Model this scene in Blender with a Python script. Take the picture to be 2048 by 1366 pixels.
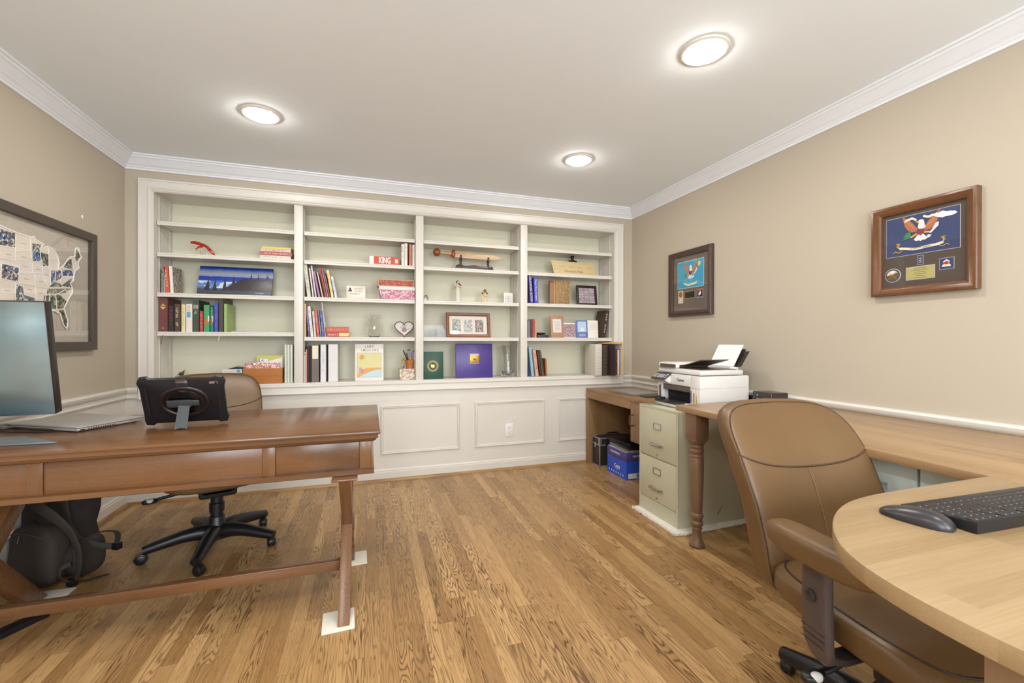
import bpy, bmesh, math, random
from math import sin, cos, pi, radians
from mathutils import Vector, Matrix
random.seed(7)
for o in list(bpy.data.objects): bpy.data.objects.remove(o)
C = bpy.context.scene.collection
SC = bpy.context.scene
# ---------------------------------------------------------------- camera
W = 4.0794          # room width; x=0 left wall, y=0 back wall, z=0 floor
H = 2.435
YF = -5.3           # wall behind the camera
cam = bpy.data.cameras.new('camera'); co_ = bpy.data.objects.new('camera', cam); C.objects.link(co_)
cam.sensor_width = 36; cam.lens = 871.07/2048*36; cam.clip_start = .02
yaw, pitch, roll = .31560, -.0028, .0014
fw = Vector((sin(yaw)*cos(pitch), cos(yaw)*cos(pitch), sin(pitch)))
r0 = Vector((cos(yaw), -sin(yaw), 0)); u0 = r0.cross(fw)
rr = r0*cos(roll)+u0*sin(roll); uu = -r0*sin(roll)+u0*cos(roll)
m = Matrix((rr, uu, -fw)).transposed().to_4x4(); m.translation = (1.621, -3.7193, 1.1511)
co_.matrix_world = m; SC.camera = co_
# ---------------------------------------------------------------- view + light
SC.view_settings.view_transform = 'Standard'; SC.view_settings.look = 'None'
SC.view_settings.exposure = -0.30; SC.view_settings.gamma = 1; SC.view_settings.use_curve_mapping = False
wd = bpy.data.worlds.new('world'); SC.world = wd; wd.use_nodes = True
wd.node_tree.nodes['Background'].inputs[0].default_value = (.75, .87, 1, 1)
wd.node_tree.nodes['Background'].inputs[1].default_value = 1.0
LENS = 188.0        # downlight lens emission
DAY = 100.0          # daylight (W) through each window behind the camera
def daylight(x, y, z, sx, sz, p, rot=(radians(90), 0, 0)):
    l = bpy.data.lights.new('window_daylight', 'AREA'); l.shape = 'RECTANGLE'; l.size = sx; l.size_y = sz
    l.energy = p; l.color = (.86, .93, 1)
    o = bpy.data.objects.new('window_daylight', l); C.objects.link(o); o.location = (x, y, z)
    o.rotation_euler = rot
daylight(1.15, YF-.12, 1.5, 1.3, 1.45, DAY); daylight(2.95, YF-.12, 1.5, 1.3, 1.45, DAY)

# ---------------------------------------------------------------- helpers
def lin(c):
    if isinstance(c, str):
        c = [int(c[i:i+2], 16)/255 for i in (0, 2, 4)]
    return tuple((v/12.92 if v <= .04045 else ((v+.055)/1.055)**2.4) for v in c[:3])+(1,)
class MB:
    def __init__(s): s.bm = bmesh.new(); s.mi = 0
    def _mark(s): return len(s.bm.verts), len(s.bm.faces)
    def face(s, vs):
        try: f = s.bm.faces.new(vs); f.material_index = s.mi; return f
        except ValueError: return None
    def poly(s, pts): return s.face([s.bm.verts.new(p) for p in pts])
    def box(s, a, b, bev=0, seg=2, M=None):
        x0, y0, z0 = a; x1, y1, z1 = b
        x0, x1 = min(x0, x1), max(x0, x1); y0, y1 = min(y0, y1), max(y0, y1); z0, z1 = min(z0, z1), max(z0, z1)
        P = [(x0,y0,z0),(x1,y0,z0),(x1,y1,z0),(x0,y1,z0),(x0,y0,z1),(x1,y0,z1),(x1,y1,z1),(x0,y1,z1)]
        v = [s.bm.verts.new((M @ Vector(p)) if M else p) for p in P]
        fs = [s.face([v[i] for i in q]) for q in ((0,3,2,1),(4,5,6,7),(0,1,5,4),(1,2,6,5),(2,3,7,6),(3,0,4,7))]
        if bev > 0:
            es = list({e for f in fs for e in f.edges})
            r = bmesh.ops.bevel(s.bm, geom=es, offset=bev, segments=seg, profile=.5, affect='EDGES', clamp_overlap=True)
            for f in r['faces']: f.material_index = s.mi
        return s
    def prism(s, pts, ax, a, b, bev=0):
        # pts 2-D in the plane perpendicular to axis ax; extruded from a to b
        def P(p, t):
            return {'x': (t, p[0], p[1]), 'y': (p[0], t, p[1]), 'z': (p[0], p[1], t)}[ax]
        A = [s.bm.verts.new(P(p, a)) for p in pts]; B = [s.bm.verts.new(P(p, b)) for p in pts]
        n = len(pts); fs = [s.face(A[::-1]), s.face(B)]
        for i in range(n): fs.append(s.face([A[i], A[(i+1) % n], B[(i+1) % n], B[i]]))
        fs = [f for f in fs if f]
        bmesh.ops.recalc_face_normals(s.bm, faces=fs)
        if bev:
            es = list({e for f in fs[:2] for e in f.edges})
            r = bmesh.ops.bevel(s.bm, geom=es, offset=bev, segments=2, profile=.5, affect='EDGES', clamp_overlap=True)
            for f in r['faces']: f.material_index = s.mi
        return s
    def lathe(s, prof, c=(0,0,0), n=28, ax='z', caps=True, M=None):
        rings = []
        for r, t in prof:
            ring = []
            for i in range(n):
                a = 2*pi*i/n; p = (r*cos(a), r*sin(a), t)
                if ax == 'x': p = (p[2], p[0], p[1])
                if ax == 'y': p = (p[0], p[2], p[1])
                p = Vector(p)+Vector(c)
                ring.append(s.bm.verts.new((M @ p) if M else p))
            rings.append(ring)
        fs = []
        for a, b in zip(rings, rings[1:]):
            for i in range(n): fs.append(s.face([a[i], a[(i+1) % n], b[(i+1) % n], b[i]]))
        if caps: fs.append(s.face(rings[0][::-1])); fs.append(s.face(rings[-1]))
        bmesh.ops.recalc_face_normals(s.bm, faces=[f for f in fs if f])
        return s
    def tube(s, pts, r, n=8, flat=1.0, up=None, caps=True, close=False):
        pts = [Vector(p) for p in pts]; k = len(pts)
        if not isinstance(r, (list, tuple)): r = [r]*k
        rings = []; ref = Vector(up) if up else None
        for i, p in enumerate(pts):
            if close: d = (pts[(i+1) % k]-pts[i-1])
            else: d = pts[min(i+1, k-1)]-pts[max(i-1, 0)]
            d.normalize()
            if ref is None:
                ref = Vector((0,0,1)) if abs(d.z) < .9 else Vector((1,0,0))
            a = d.cross(ref)
            if a.length < 1e-5: a = d.cross(Vector((1,.3,.2)))
            a.normalize(); b = a.cross(d)
            if up is None: ref = b
            rings.append([s.bm.verts.new(p+a*(r[i]*cos(2*pi*j/n))+b*(r[i]*flat*sin(2*pi*j/n))) for j in range(n)])
        pr = list(zip(rings, rings[1:]))
        if close: pr.append((rings[-1], rings[0]))
        fs = []
        for A, B in pr:
            for i in range(n): fs.append(s.face([A[i], A[(i+1) % n], B[(i+1) % n], B[i]]))
        if caps and not close: fs.append(s.face(rings[0][::-1])); fs.append(s.face(rings[-1]))
        bmesh.ops.recalc_face_normals(s.bm, faces=[f for f in fs if f])
        return s
    def ell(s, c, dims, e1=1, e2=1, ax='z', nu=40, nv=18, warp=None):
        # superellipsoid; pole axis ax; e<1 is squarer
        def pw(v, e): return math.copysign(abs(v)**e, v)
        A, B, D = dims; rings = []
        def pt(ph, th):
            u = pw(cos(ph), e1)*pw(cos(th), e2); v = pw(cos(ph), e1)*pw(sin(th), e2); w = pw(sin(ph), e1)
            p = {'z': (A*u, B*v, D*w), 'y': (A*u, B*w, D*v), 'x': (A*w, B*u, D*v)}[ax]
            p = Vector(p)
            if warp: p = Vector(warp(p))
            return p+Vector(c)
        for j in range(nv+1):
            ph = -pi/2+pi*j/nv
            if j in (0, nv): rings.append([s.bm.verts.new(pt(ph, 0))])
            else: rings.append([s.bm.verts.new(pt(ph, 2*pi*i/nu)) for i in range(nu)])
        fs = []
        for a, b in zip(rings, rings[1:]):
            for i in range(nu):
                k = (i+1) % nu
                if len(a) == 1: fs.append(s.face([a[0], b[k], b[i]]))
                elif len(b) == 1: fs.append(s.face([a[i], a[k], b[0]]))
                else: fs.append(s.face([a[i], a[k], b[k], b[i]]))
        bmesh.ops.recalc_face_normals(s.bm, faces=[f for f in fs if f])
        return s
    def frame(s, rect, prof, P, sides=(0,1,2,3)):
        # rect u0,v0,u1,v1; prof (inset,height) list; P(u,v,h)->xyz
        u0, v0, u1, v1 = rect; loops = []
        for d, h in prof:
            loops.append([s.bm.verts.new(P(*q, h)) for q in ((u0+d, v0+d), (u1-d, v0+d), (u1-d, v1-d), (u0+d, v1-d))])
        fs = []
        L = loops+[loops[0]] if prof[0] != prof[-1] else loops
        for a, b in zip(L, L[1:]):
            for i in sides: fs.append(s.face([a[i], a[(i+1) % 4], b[(i+1) % 4], b[i]]))
        bmesh.ops.recalc_face_normals(s.bm, faces=[f for f in fs if f])
        return s
    def xf(s, M, since=0):
        s.bm.verts.ensure_lookup_table()
        for v in s.bm.verts[since:]: v.co = M @ v.co
        return s
    def nv(s): return len(s.bm.verts)
    def build(s, name, mats, parent=None, smooth=35, loc=None, rz=0):
        me = bpy.data.meshes.new(name); s.bm.to_mesh(me); s.bm.free()
        for mt in (mats if isinstance(mats, (list, tuple)) else [mats]): me.materials.append(mt)
        if smooth:
            me.polygons.foreach_set('use_smooth', [True]*len(me.polygons)); me.set_sharp_from_angle(angle=radians(smooth))
        o = bpy.data.objects.new(name, me); C.objects.link(o)
        if parent: o.parent = parent
        if loc: o.location = loc
        if rz: o.rotation_euler.z = rz
        return o
def tag(o, label=None, cat=None, group=None, kind=None):
    if label: o['label'] = label
    if cat: o['category'] = cat
    if group: o['group'] = group
    if kind: o['kind'] = kind
    return o
def thing(name, label, cat, loc=(0,0,0), rz=0, group=None, rot=None):
    o = bpy.data.objects.new(name, None); C.objects.link(o); o.location = loc; o.empty_display_size = .05
    o.rotation_euler = rot if rot else (0, 0, rz)
    return tag(o, label, cat, group)
def struct(o): o['kind'] = 'structure'; return o
def one(mb, name, mats, label, cat, loc=(0,0,0), group=None, rz=0, smooth=35, rot=None):
    o = mb.build(name, mats, None, smooth, loc, rz)
    if rot: o.rotation_euler = rot
    return tag(o, label, cat, group)
def B(a, b, bev=0, seg=2): return MB().box(a, b, bev, seg)
def copy_tree(o, parent=None):
    c = o.copy(); C.objects.link(c); c.parent = parent
    for ch in [q for q in bpy.data.objects if q.parent == o]: copy_tree(ch, c)
    return c
def text(name, s, size, mat, parent, pos, face='-y', ext=.0004, align='CENTER', rot=0, sx=1.0, bold=0):
    cu = bpy.data.curves.new('t', 'FONT'); cu.body = s; cu.size = size; cu.align_x = align; cu.align_y = 'CENTER'
    cu.extrude = ext; cu.offset = bold; cu.resolution_u = 3
    t = bpy.data.objects.new('t', cu); C.objects.link(t); bpy.context.view_layer.update()
    me = bpy.data.meshes.new_from_object(t.evaluated_get(bpy.context.evaluated_depsgraph_get()))
    bpy.data.objects.remove(t); me.name = name
    R = {'-y': Matrix.Rotation(pi/2, 4, 'X'), '-x': Matrix.Rotation(-pi/2, 4, 'Z') @ Matrix.Rotation(pi/2, 4, 'X'),
         '+x': Matrix.Rotation(pi/2, 4, 'Z') @ Matrix.Rotation(pi/2, 4, 'X'), '+z': Matrix.Identity(4)}[face]
    me.transform(R @ Matrix.Rotation(rot, 4, 'Z') @ Matrix.Diagonal((sx, 1, 1, 1)))
    me.materials.clear(); me.materials.append(mat)
    o = bpy.data.objects.new(name, me); C.objects.link(o); o.parent = parent; o.location = pos
    return o

# ---------------------------------------------------------------- materials
class G:
    def __init__(s, name):
        s.m = bpy.data.materials.new(name); s.m.use_nodes = True; s.t = s.m.node_tree
        s.b = s.t.nodes['Principled BSDF']; s.l = s.t.links
    def n(s, ty, **k):
        q = s.t.nodes.new(ty)
        for a, v in k.items(): setattr(q, a, v)
        return q
    def set(s, sock, v):
        if hasattr(v, 'is_output') or isinstance(v, bpy.types.NodeSocket): s.l.new(v, sock)
        else: sock.default_value = v
    def mth(s, op, a, b=None, c=None, clamp=False):
        q = s.n('ShaderNodeMath', operation=op, use_clamp=clamp)
        for i, v in enumerate((a, b, c)):
            if v is not None: s.set(q.inputs[i], v)
        return q.outputs[0]
    def noise(s, vec, scale=5, detail=2, rough=.5, dist=0):
        q = s.n('ShaderNodeTexNoise'); s.set(q.inputs['Vector'], vec) if vec is not None else None
        q.inputs['Scale'].default_value = scale; q.inputs['Detail'].default_value = detail
        q.inputs['Roughness'].default_value = rough; q.inputs['Distortion'].default_value = dist
        return q.outputs[0]
    def mix(s, f, a, b, mode='MIX'):
        q = s.n('ShaderNodeMix', data_type='RGBA', blend_type=mode)
        s.set(q.inputs[0], f); s.set(q.inputs[6], a); s.set(q.inputs[7], b); return q.outputs[2]
    def ramp(s, f, stops, interp='LINEAR'):
        q = s.n('ShaderNodeValToRGB'); q.color_ramp.interpolation = interp; e = q.color_ramp.elements
        while len(e) < len(stops): e.new(.5)
        for k, (p, c) in zip(e, stops): k.position = p; k.color = c if len(c) == 4 else lin(c)
        s.l.new(f, q.inputs[0]); return q.outputs[0]
    def co(s): return s.n('ShaderNodeTexCoord').outputs['Object']
    def sep(s, v): q = s.n('ShaderNodeSeparateXYZ'); s.l.new(v, q.inputs[0]); return q.outputs
    def comb(s, x, y, z):
        q = s.n('ShaderNodeCombineXYZ')
        for i, v in enumerate((x, y, z)): s.set(q.inputs[i], v)
        return q.outputs[0]
    def bump(s, h, st=.2, d=.002):
        q = s.n('ShaderNodeBump'); q.inputs['Strength'].default_value = st; q.inputs['Distance'].default_value = d
        s.l.new(h, q.inputs['Height']); s.l.new(q.outputs[0], s.b.inputs['Normal'])
    def fin(s, col=None, rough=.5, metal=0, spec=.5):
        if col is not None: s.set(s.b.inputs['Base Color'], lin(col) if isinstance(col, str) else col)
        s.set(s.b.inputs['Roughness'], rough); s.set(s.b.inputs['Metallic'], metal)
        s.b.inputs['Specular IOR Level'].default_value = spec
        return s.m
_mc = {}
def mat(col, rough=.5, metal=0, var=.06, scale=18, bump=0, bscale=120, spec=.5, name=None):
    key = (col, rough, metal, var, scale, bump, bscale, spec)
    if key in _mc: return _mc[key]
    g = G(name or 'paint_'+col); c = g.co(); n = g.noise(c, scale, 3)
    base = lin(col); lo = tuple(v*(1-var) for v in base[:3])+(1,); hi = tuple(min(1, v*(1+var)) for v in base[:3])+(1,)
    g.fin(g.mix(n, lo, hi), rough, metal, spec)
    if bump: g.bump(g.noise(c, bscale, 3), bump, .001)
    _mc[key] = g.m; return g.m
def wood(name, light, dark, across='x', along='y', third='z', plank=None, su=9, sv=.9, freq=26, amt=.6, fib=.35, var=.22, rough=.38, gap=.0, thin=2.2):
    g = G(name); o = dict(zip('xyz', g.sep(g.co()))); u, v, w = o[across], o[along], o[third]
    if plank:
        pw, pl = plank
        pu = g.mth('DIVIDE', u, pw); pid = g.mth('FLOOR', pu)
        wn = g.n('ShaderNodeTexWhiteNoise', noise_dimensions='1D'); g.l.new(pid, wn.inputs['W'])
        v2 = g.mth('ADD', g.mth('DIVIDE', v, pl), g.mth('MULTIPLY', wn.outputs[0], 9.7)); lid = g.mth('FLOOR', v2)
        seed = g.mth('ADD', g.mth('MULTIPLY', pid, 17.13), g.mth('MULTIPLY', lid, 3.71))
        wn2 = g.n('ShaderNodeTexWhiteNoise', noise_dimensions='1D'); g.l.new(seed, wn2.inputs['W']); rnd = wn2.outputs[0]
        th = g.mth('ADD', g.mth('MULTIPLY', w, su), g.mth('MULTIPLY', rnd, 57.0))
    else:
        th = g.mth('MULTIPLY', w, su); rnd = None
    vec = g.comb(g.mth('MULTIPLY', u, su), g.mth('MULTIPLY', v, sv), th)
    n1 = g.noise(vec, 1, 1.5, .45)
    ring = g.mth('ADD', g.mth('MULTIPLY', g.mth('SINE', g.mth('MULTIPLY', n1, freq)), .5), .5)
    ring = g.mth('POWER', ring, thin)
    vec2 = g.comb(g.mth('MULTIPLY', u, 260), g.mth('MULTIPLY', v, 6), g.mth('ADD', g.mth('MULTIPLY', w, 260), th))
    f = g.noise(vec2, 1, 2, .6)
    big = g.noise(vec, .35, 2)
    if rnd is not None: ring = g.mth('MULTIPLY', ring, g.mth('ADD', g.mth('MULTIPLY', g.mth('FRACT', g.mth('MULTIPLY', rnd, 7.31)), .85), .15))
    ff = g.mth('ADD', g.mth('MULTIPLY', ring, amt), g.mth('MULTIPLY', g.mth('SUBTRACT', f, .35), fib*1.6))
    ff = g.mth('ADD', ff, g.mth('MULTIPLY', g.mth('SUBTRACT', big, .5), .45), clamp=True)
    col = g.mix(ff, lin(light), lin(dark))
    if rnd is not None:
        k = g.mth('ADD', g.mth('MULTIPLY', g.mth('SUBTRACT', rnd, .5), var), 1.0)
        col = g.mix(1.0, col, g.comb(k, g.mth('POWER', k, 1.25), g.mth('POWER', k, 1.6)), 'MULTIPLY')
        if gap:
            fr = g.mth('ABSOLUTE', g.mth('SUBTRACT', g.mth('FRACT', pu), .5)); e1 = g.mth('GREATER_THAN', fr, .5-gap)
            fr2 = g.mth('ABSOLUTE', g.mth('SUBTRACT', g.mth('FRACT', v2), .5)); e2 = g.mth('GREATER_THAN', fr2, .5-gap*pw/pl)
            e = g.mth('MAXIMUM', e1, e2); dk = tuple(x*.42 for x in lin(dark)[:3])+(1,)
            col = g.mix(g.mth('MULTIPLY', e, .42), col, dk)
    g.fin(col, g.mth('ADD', g.mth('MULTIPLY', f, .14), rough-.07), spec=.55)
    g.bump(ff, .12, .0006)
    return g.m
TRIM = mat('DAD5CC', .35, var=.015, scale=3, name='white_trim_paint')
CROWN = mat('E4E6EA', .4, var=.015, scale=3, name='ceiling_trim_paint')
WALL = mat('B8AD9B', .75, var=.02, scale=2, bump=.08, bscale=240, name='greige_wall_paint')
CEIL = mat('EEF4F8', .85, var=.015, scale=1.5, bump=.1, bscale=180, name='ceiling_paint')
PANEL = mat('DAD6BF', .5, var=.02, scale=3, name='pale_green_back_panel')
FLOOR = wood('oak_floor', 'B48D5C', '573A1C', plank=(.0572, .86), su=24, sv=2.1, freq=105, amt=.78, fib=.55, var=.45, rough=.36, gap=.014, thin=2.8)
FLOORX = wood('oak_shoe', 'A9834F', '6E4C28', across='z', along='x', third='y')
FLOORY = wood('oak_shoe_side', 'A9834F', '6E4C28', across='z', along='y', third='x')
DK = ('744F30', '3A2514')
DESK = wood('walnut_stain_desk', *DK, across='y', along='x', third='z', su=7, sv=.8, freq=14, amt=.35, fib=.3, rough=.24)
DESKZ = wood('walnut_stain_leg', *DK, across='x', along='z', third='y', su=7, sv=.8, freq=8, amt=.2, fib=.06, rough=.27)
DESKF = wood('walnut_stain_front', *DK, across='z', along='x', third='y', su=7, sv=.8, freq=16, amt=.4, fib=.3, rough=.27)
BUTY = wood('butcher_block', 'A1835F', '795D40', plank=(.042, .55), su=8, sv=.6, freq=12, amt=.35, fib=.5, var=.24, rough=.38)
BUTX = wood('butcher_block_rounded', 'A08662', '826A48', across='y', along='x', third='z', plank=(.044, .62), su=8, sv=.6, freq=12, amt=.3, fib=.5, var=.13, rough=.38)
TURN = wood('turned_leg_wood', '7C5F48', '533D2D', across='x', along='z', third='y', su=8, sv=.8, freq=12, amt=.4, fib=.35, rough=.42)
OAKD = wood('oak_veneer_desk', '9C7850', '76552F', across='x', along='y', third='z', su=8, sv=.8, freq=14, amt=.35, fib=.4, rough=.42)
OAKZ = wood('oak_veneer_side', '92704A', '6C4D2C', across='y', along='z', third='x', su=8, sv=.8, freq=14, amt=.35, fib=.4, rough=.42)
BOXW = wood('orange_pine', 'B06E2E', '8A501E', across='z', along='x', third='y', su=8, sv=.8, freq=10, amt=.4, fib=.3, rough=.4)
FRW = wood('frame_walnut', '6A4428', '3A2416', across='y', along='z', third='x', su=20, sv=20, freq=8, amt=.4, fib=.3, rough=.25)
def leather(name, c1, c2):
    g = G(name); c = g.co(); v = g.n('ShaderNodeTexVoronoi'); g.l.new(c, v.inputs['Vector']); v.inputs['Scale'].default_value = 420
    n = g.noise(c, 3.5, 4, .6)
    g.fin(g.mix(n, lin(c1), lin(c2)), g.mth('ADD', g.mth('MULTIPLY', g.noise(c, 9, 3), .2), .30))
    g.bump(g.mth('ADD', g.mth('MULTIPLY', v.outputs[0], .4), g.noise(c, 14, 4)), .22, .0012); return g.m
LEA = leather('brown_leather', '705432', '5A4228'); LEAD = mat('352318', .45, name='leather_piping')
PLT = mat('4A3F3D', .42, name='taupe_plastic'); BLK = mat('15151A', .38, name='black_plastic'); BLKM = mat('101013', .7, name='matte_black')
CHR = mat('B8B8BC', .25, 1, name='brushed_metal'); SIL = mat('B4B1AD', .35, .6, name='silver_plastic')
WHT = mat('E8E6E2', .45, name='white_plastic'); PAP = mat('ECE6DA', .8, name='paper'); PAGE = mat('DDD2BB', .85, var=.15, scale=300, name='page_edges')
def glass(name, rough=.0, col=(1,1,1,1)):
    g = G(name); g.fin(col, rough); g.b.inputs['Transmission Weight'].default_value = 1; g.b.inputs['IOR'].default_value = 1.46; return g.m
def pane(name, haze=0, f0=.03):
    g = G(name); t = g.n('ShaderNodeBsdfTransparent'); gl = g.n('ShaderNodeBsdfGlossy'); gl.inputs['Roughness'].default_value = .01
    lw = g.n('ShaderNodeLayerWeight'); lw.inputs[0].default_value = .5; f = g.mth('ADD', g.mth('MULTIPLY', g.mth('POWER', lw.outputs['Facing'], 5), .9), f0)
    mx = g.n('ShaderNodeMixShader'); g.l.new(f, mx.inputs[0]); g.l.new(t.outputs[0], mx.inputs[1]); g.l.new(gl.outputs[0], mx.inputs[2]); o = mx.outputs[0]
    if haze:
        d = g.n('ShaderNodeBsdfDiffuse'); d.inputs[0].default_value = (.75, .8, .8, 1); m2 = g.n('ShaderNodeMixShader'); m2.inputs[0].default_value = haze
        g.l.new(o, m2.inputs[1]); g.l.new(d.outputs[0], m2.inputs[2]); o = m2.outputs[0]
    g.l.new(o, g.t.nodes['Material Output'].inputs[0]); return g.m
GLS = glass('clear_glass'); PANE = pane('picture_glass'); ACR = pane('acrylic', .04, .006)
def emis(name, col, s):
    g = G(name); e = g.n('ShaderNodeEmission'); e.inputs[0].default_value = col; e.inputs[1].default_value = s
    g.l.new(e.outputs[0], g.t.nodes['Material Output'].inputs[0]); return g.m
LMP = emis('downlight_lens', (1, .95, .89, 1), LENS)
def patch(name, cols, scale=30, kind='v', rough=.5, wave=False):
    # collage of flat colours: voronoi cells or noise bands
    g = G(name); c = g.co()
    if kind == 'v':
        v = g.n('ShaderNodeTexVoronoi'); g.l.new(c, v.inputs['Vector']); v.inputs['Scale'].default_value = scale
        w = g.n('ShaderNodeTexWhiteNoise', noise_dimensions='3D'); g.l.new(v.outputs['Color'], w.inputs['Vector']); f = w.outputs[0]
    else: f = g.mth('FRACT', g.mth('MULTIPLY', g.noise(c, scale, 3, .6), 3.0))
    k = len(cols); g.fin(g.ramp(f, [(i/k, lin(x)) for i, x in enumerate(cols)], 'CONSTANT'), rough); return g.m
COLL = patch('photo_collage', ['2B3650','6F8FB4','C8BDAE','3A3A3C','8A6F58','D8D4CC','4C6FA8','55604A'], 95)
COLG = patch('photo_collage_green', ['4B5A3A','8B7F62','2E3328','B9B09A','6C7A66','3C4658'], 95)
# ================================================================ room shell
T = .35
mb = MB(); mb.box((-T, YF-T, -.12), (W+T, T, 0)); struct(mb.build('floor', FLOOR, smooth=0))
mb = MB(); mb.box((-T, YF-T, H), (W+T, T, H+.1)); struct(mb.build('ceiling', CEIL, smooth=0))
def wall(name, boxes):
    mb = MB()
    for mi, a, b in boxes: mb.mi = mi; mb.box(a, b)
    struct(mb.build(name, [WALL, TRIM], smooth=0))
ZS = .775
wall('wall_left', [(1, (-T, YF-T, 0), (0, T, ZS)), (0, (-T, YF-T, ZS), (0, T, H))])
wall('wall_right', [(1, (W, YF-T, 0), (W+T, T, ZS)), (0, (W, YF-T, ZS), (W+T, T, H))])
NX0, NX1, NZ0, NZ1, ND = .168, 3.88, .815, 2.205, .31
wall('wall_back', [(1, (0, 0, 0), (W, T, ZS)), (1, (NX0, 0, ZS), (NX1, T, NZ0-.004)), (0, (0, 0, ZS), (NX0-.004, T, H)),
                   (0, (NX1+.004, 0, ZS), (W, T, H)), (0, (NX0-.004, 0, NZ1+.004), (NX1+.004, T, H))])
ws = [(.5, 1.8), (2.3, 3.6)]; wz0, wz1 = .78, 2.22
bx = [(1, (0, YF-.1, 0), (W, YF, ZS)), (0, (0, YF-.1, wz1), (W, YF, H))]
for a, b in ((0, .5), (1.8, 2.3), (3.6, W)): bx.append((0, (a, YF-.1, ZS), (b, YF, wz1)))
wall('wall_front', bx)
for k, (a, b) in enumerate(ws):
    mb = MB(); mb.frame((a-.07, wz0-.07, b+.07, wz1+.07), [(0, 0), (0, .02), (.01, .022), (.07, .015), (.075, 0)], lambda u, v, h: (u, YF+h, v))
    mb.frame((a, wz0, b, wz1), [(0, 0), (0, .05), (.04, .05), (.04, 0)], lambda u, v, h: (u, YF-.07+h, v))
    mb.box((a, YF-.06, (wz0+wz1)/2-.02), (b, YF-.03, (wz0+wz1)/2+.02)); mb.box(((a+b)/2-.01, YF-.055, wz0), ((a+b)/2+.01, YF-.035, wz1))
    struct(mb.build('window_%d' % (k+1), TRIM))
room = (0, YF, W, 0)
crown = [(0, .095), (.010, .095), (.011, .082), (.017, .078), (.019, .070), (.026, .066), (.032, .056), (.042, .042), (.056, .028), (.066, .022), (.068, .012), (.078, .010), (.080, 0)]
base = [(0, 0), (.014, 0), (.014, .070), (.010, .074), (.011, .082), (.005, .092), (0, .092)]
shoe = [(.014, 0), (.030, 0), (.028, .010), (.022, .017), (.014, .018)]
rail = [(0, .738), (.010, .738), (.014, .748), (.009, .754), (.009, .772), (.018, .780), (.023, .792), (.026, .804), (.022, .813), (.014, .816), (0, .816)]
SN = {0: 'front', 1: 'right', 2: 'back', 3: 'left'}
for k, s in SN.items():
    mb = MB().frame(room, crown, lambda u, v, h: (u, v, H-h), (k,)); struct(mb.build('trim_%d' % (k+1), CROWN))
    mb = MB().frame(room, base, lambda u, v, h: (u, v, h), (k,)); mb.mi = 1
    mb.frame(room, shoe, lambda u, v, h: (u, v, h), (k,)); struct(mb.build('baseboard_'+s, [TRIM, FLOORX if k in (0, 2) else FLOORY]))
n = 5
for k in (0, 1, 3):
    if k == 0: continue
    mb = MB().frame(room, rail, lambda u, v, h: (u, v, h), (k,)); struct(mb.build('trim_%d' % n, TRIM)); n += 1
for a, b in ((0, .079), (3.973, W)):
    mb = MB().prism([(-d, z) for d, z in rail], 'x', a, b); struct(mb.build('trim_%d' % n, TRIM)); n += 1
mold = [(0, 0), (.002, .010), (.007, .014), (.012, .008), (.018, .010), (.022, .004), (.024, 0)]
for a, b in ((.126, .783), (.915, 1.572), (1.704, 2.361), (2.493, 3.149), (3.282, 3.95)):
    mb = MB().frame((a, .213, b, .612), mold, lambda u, v, h: (u, -h, v)); struct(mb.build('trim_%d' % n, TRIM)); n += 1
for a, b in ((-.12, -.78), (-.91, -1.57), (-1.70, -2.36), (-2.49, -3.15), (-3.28, -3.94)):
    mb = MB().frame((b, .213, a, .612), mold, lambda u, v, h: (h, u, v)); struct(mb.build('trim_%d' % n, TRIM)); n += 1
    mb = MB().frame((b, .213, a, .612), mold, lambda u, v, h: (W-h, u, v)); struct(mb.build('trim_%d' % n, TRIM)); n += 1
# ---------------------------------------------------------------- ceiling lights
def downlight(x, y, label):
    t = thing('ceiling_light', label, 'ceiling light', (x, y, H), 0, 'recessed ceiling lights')
    MB().lathe([(.078, -.001), (.080, -.008), (.090, -.010), (.101, -.006), (.104, 0)], n=48, caps=False).build('trim_ring', TRIM, t)
    MB().lathe([(.079, -.002), (.078, -.012), (.070, -.018), (.055, -.021), (.03, -.023), (.004, -.0235)], n=48).build('lens', LMP, t)
downlight(3.03, -2.146, 'lit recessed ceiling light nearest the right wall crown, largest in view')
downlight(1.032, -.918, 'lit recessed ceiling light above the left side of the bookcase')
downlight(3.03, -.92, 'lit recessed ceiling light above the right side of the bookcase')
for x, y, l in ((1.032, -2.146, 'lit recessed ceiling light above the walnut desk, just outside the view'),
                (1.032, -3.38, 'lit recessed ceiling light behind the camera on the left'), (3.03, -3.38, 'lit recessed ceiling light behind the camera on the right'),
                (1.032, -4.6, 'lit recessed ceiling light by the left window behind the camera'), (3.03, -4.6, 'lit recessed ceiling light by the right window behind the camera')):
    downlight(x, y, l)
# ---------------------------------------------------------------- outlet, wall mark
t = thing('wall_outlet', 'white duplex power outlet in the middle wainscot panel under the bookcase', 'outlet', (2.808, -.001, .347))
B((-.036, -.006, -.058), (.036, 0, .058), .004).build('cover_plate', WHT, t)
for s in (-1, 1):
    r = MB().lathe([(.017, -.010), (.017, -.004)], (0, 0, s*.02), 24, 'y').build('receptacle', WHT, t)
    mb = MB(); zz = s*.02
    mb.box((-.008, -.0108, zz+.001), (-.006, -.0098, zz+.009)); mb.box((.006, -.0108, zz+.001), (.008, -.0098, zz+.009)); mb.lathe([(.003, -.0108), (.003, -.0098)], (0, 0, zz-.007), 10, 'y')
    mb.build('slot', BLK, r)
one(MB().box((0, -.004, -.010), (.006, .004, .012), .002), 'adhesive_hook', WHT, 'tiny white adhesive hook on the left wall above the map frame', 'hook', (.0005, -.478, 1.877))

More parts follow.
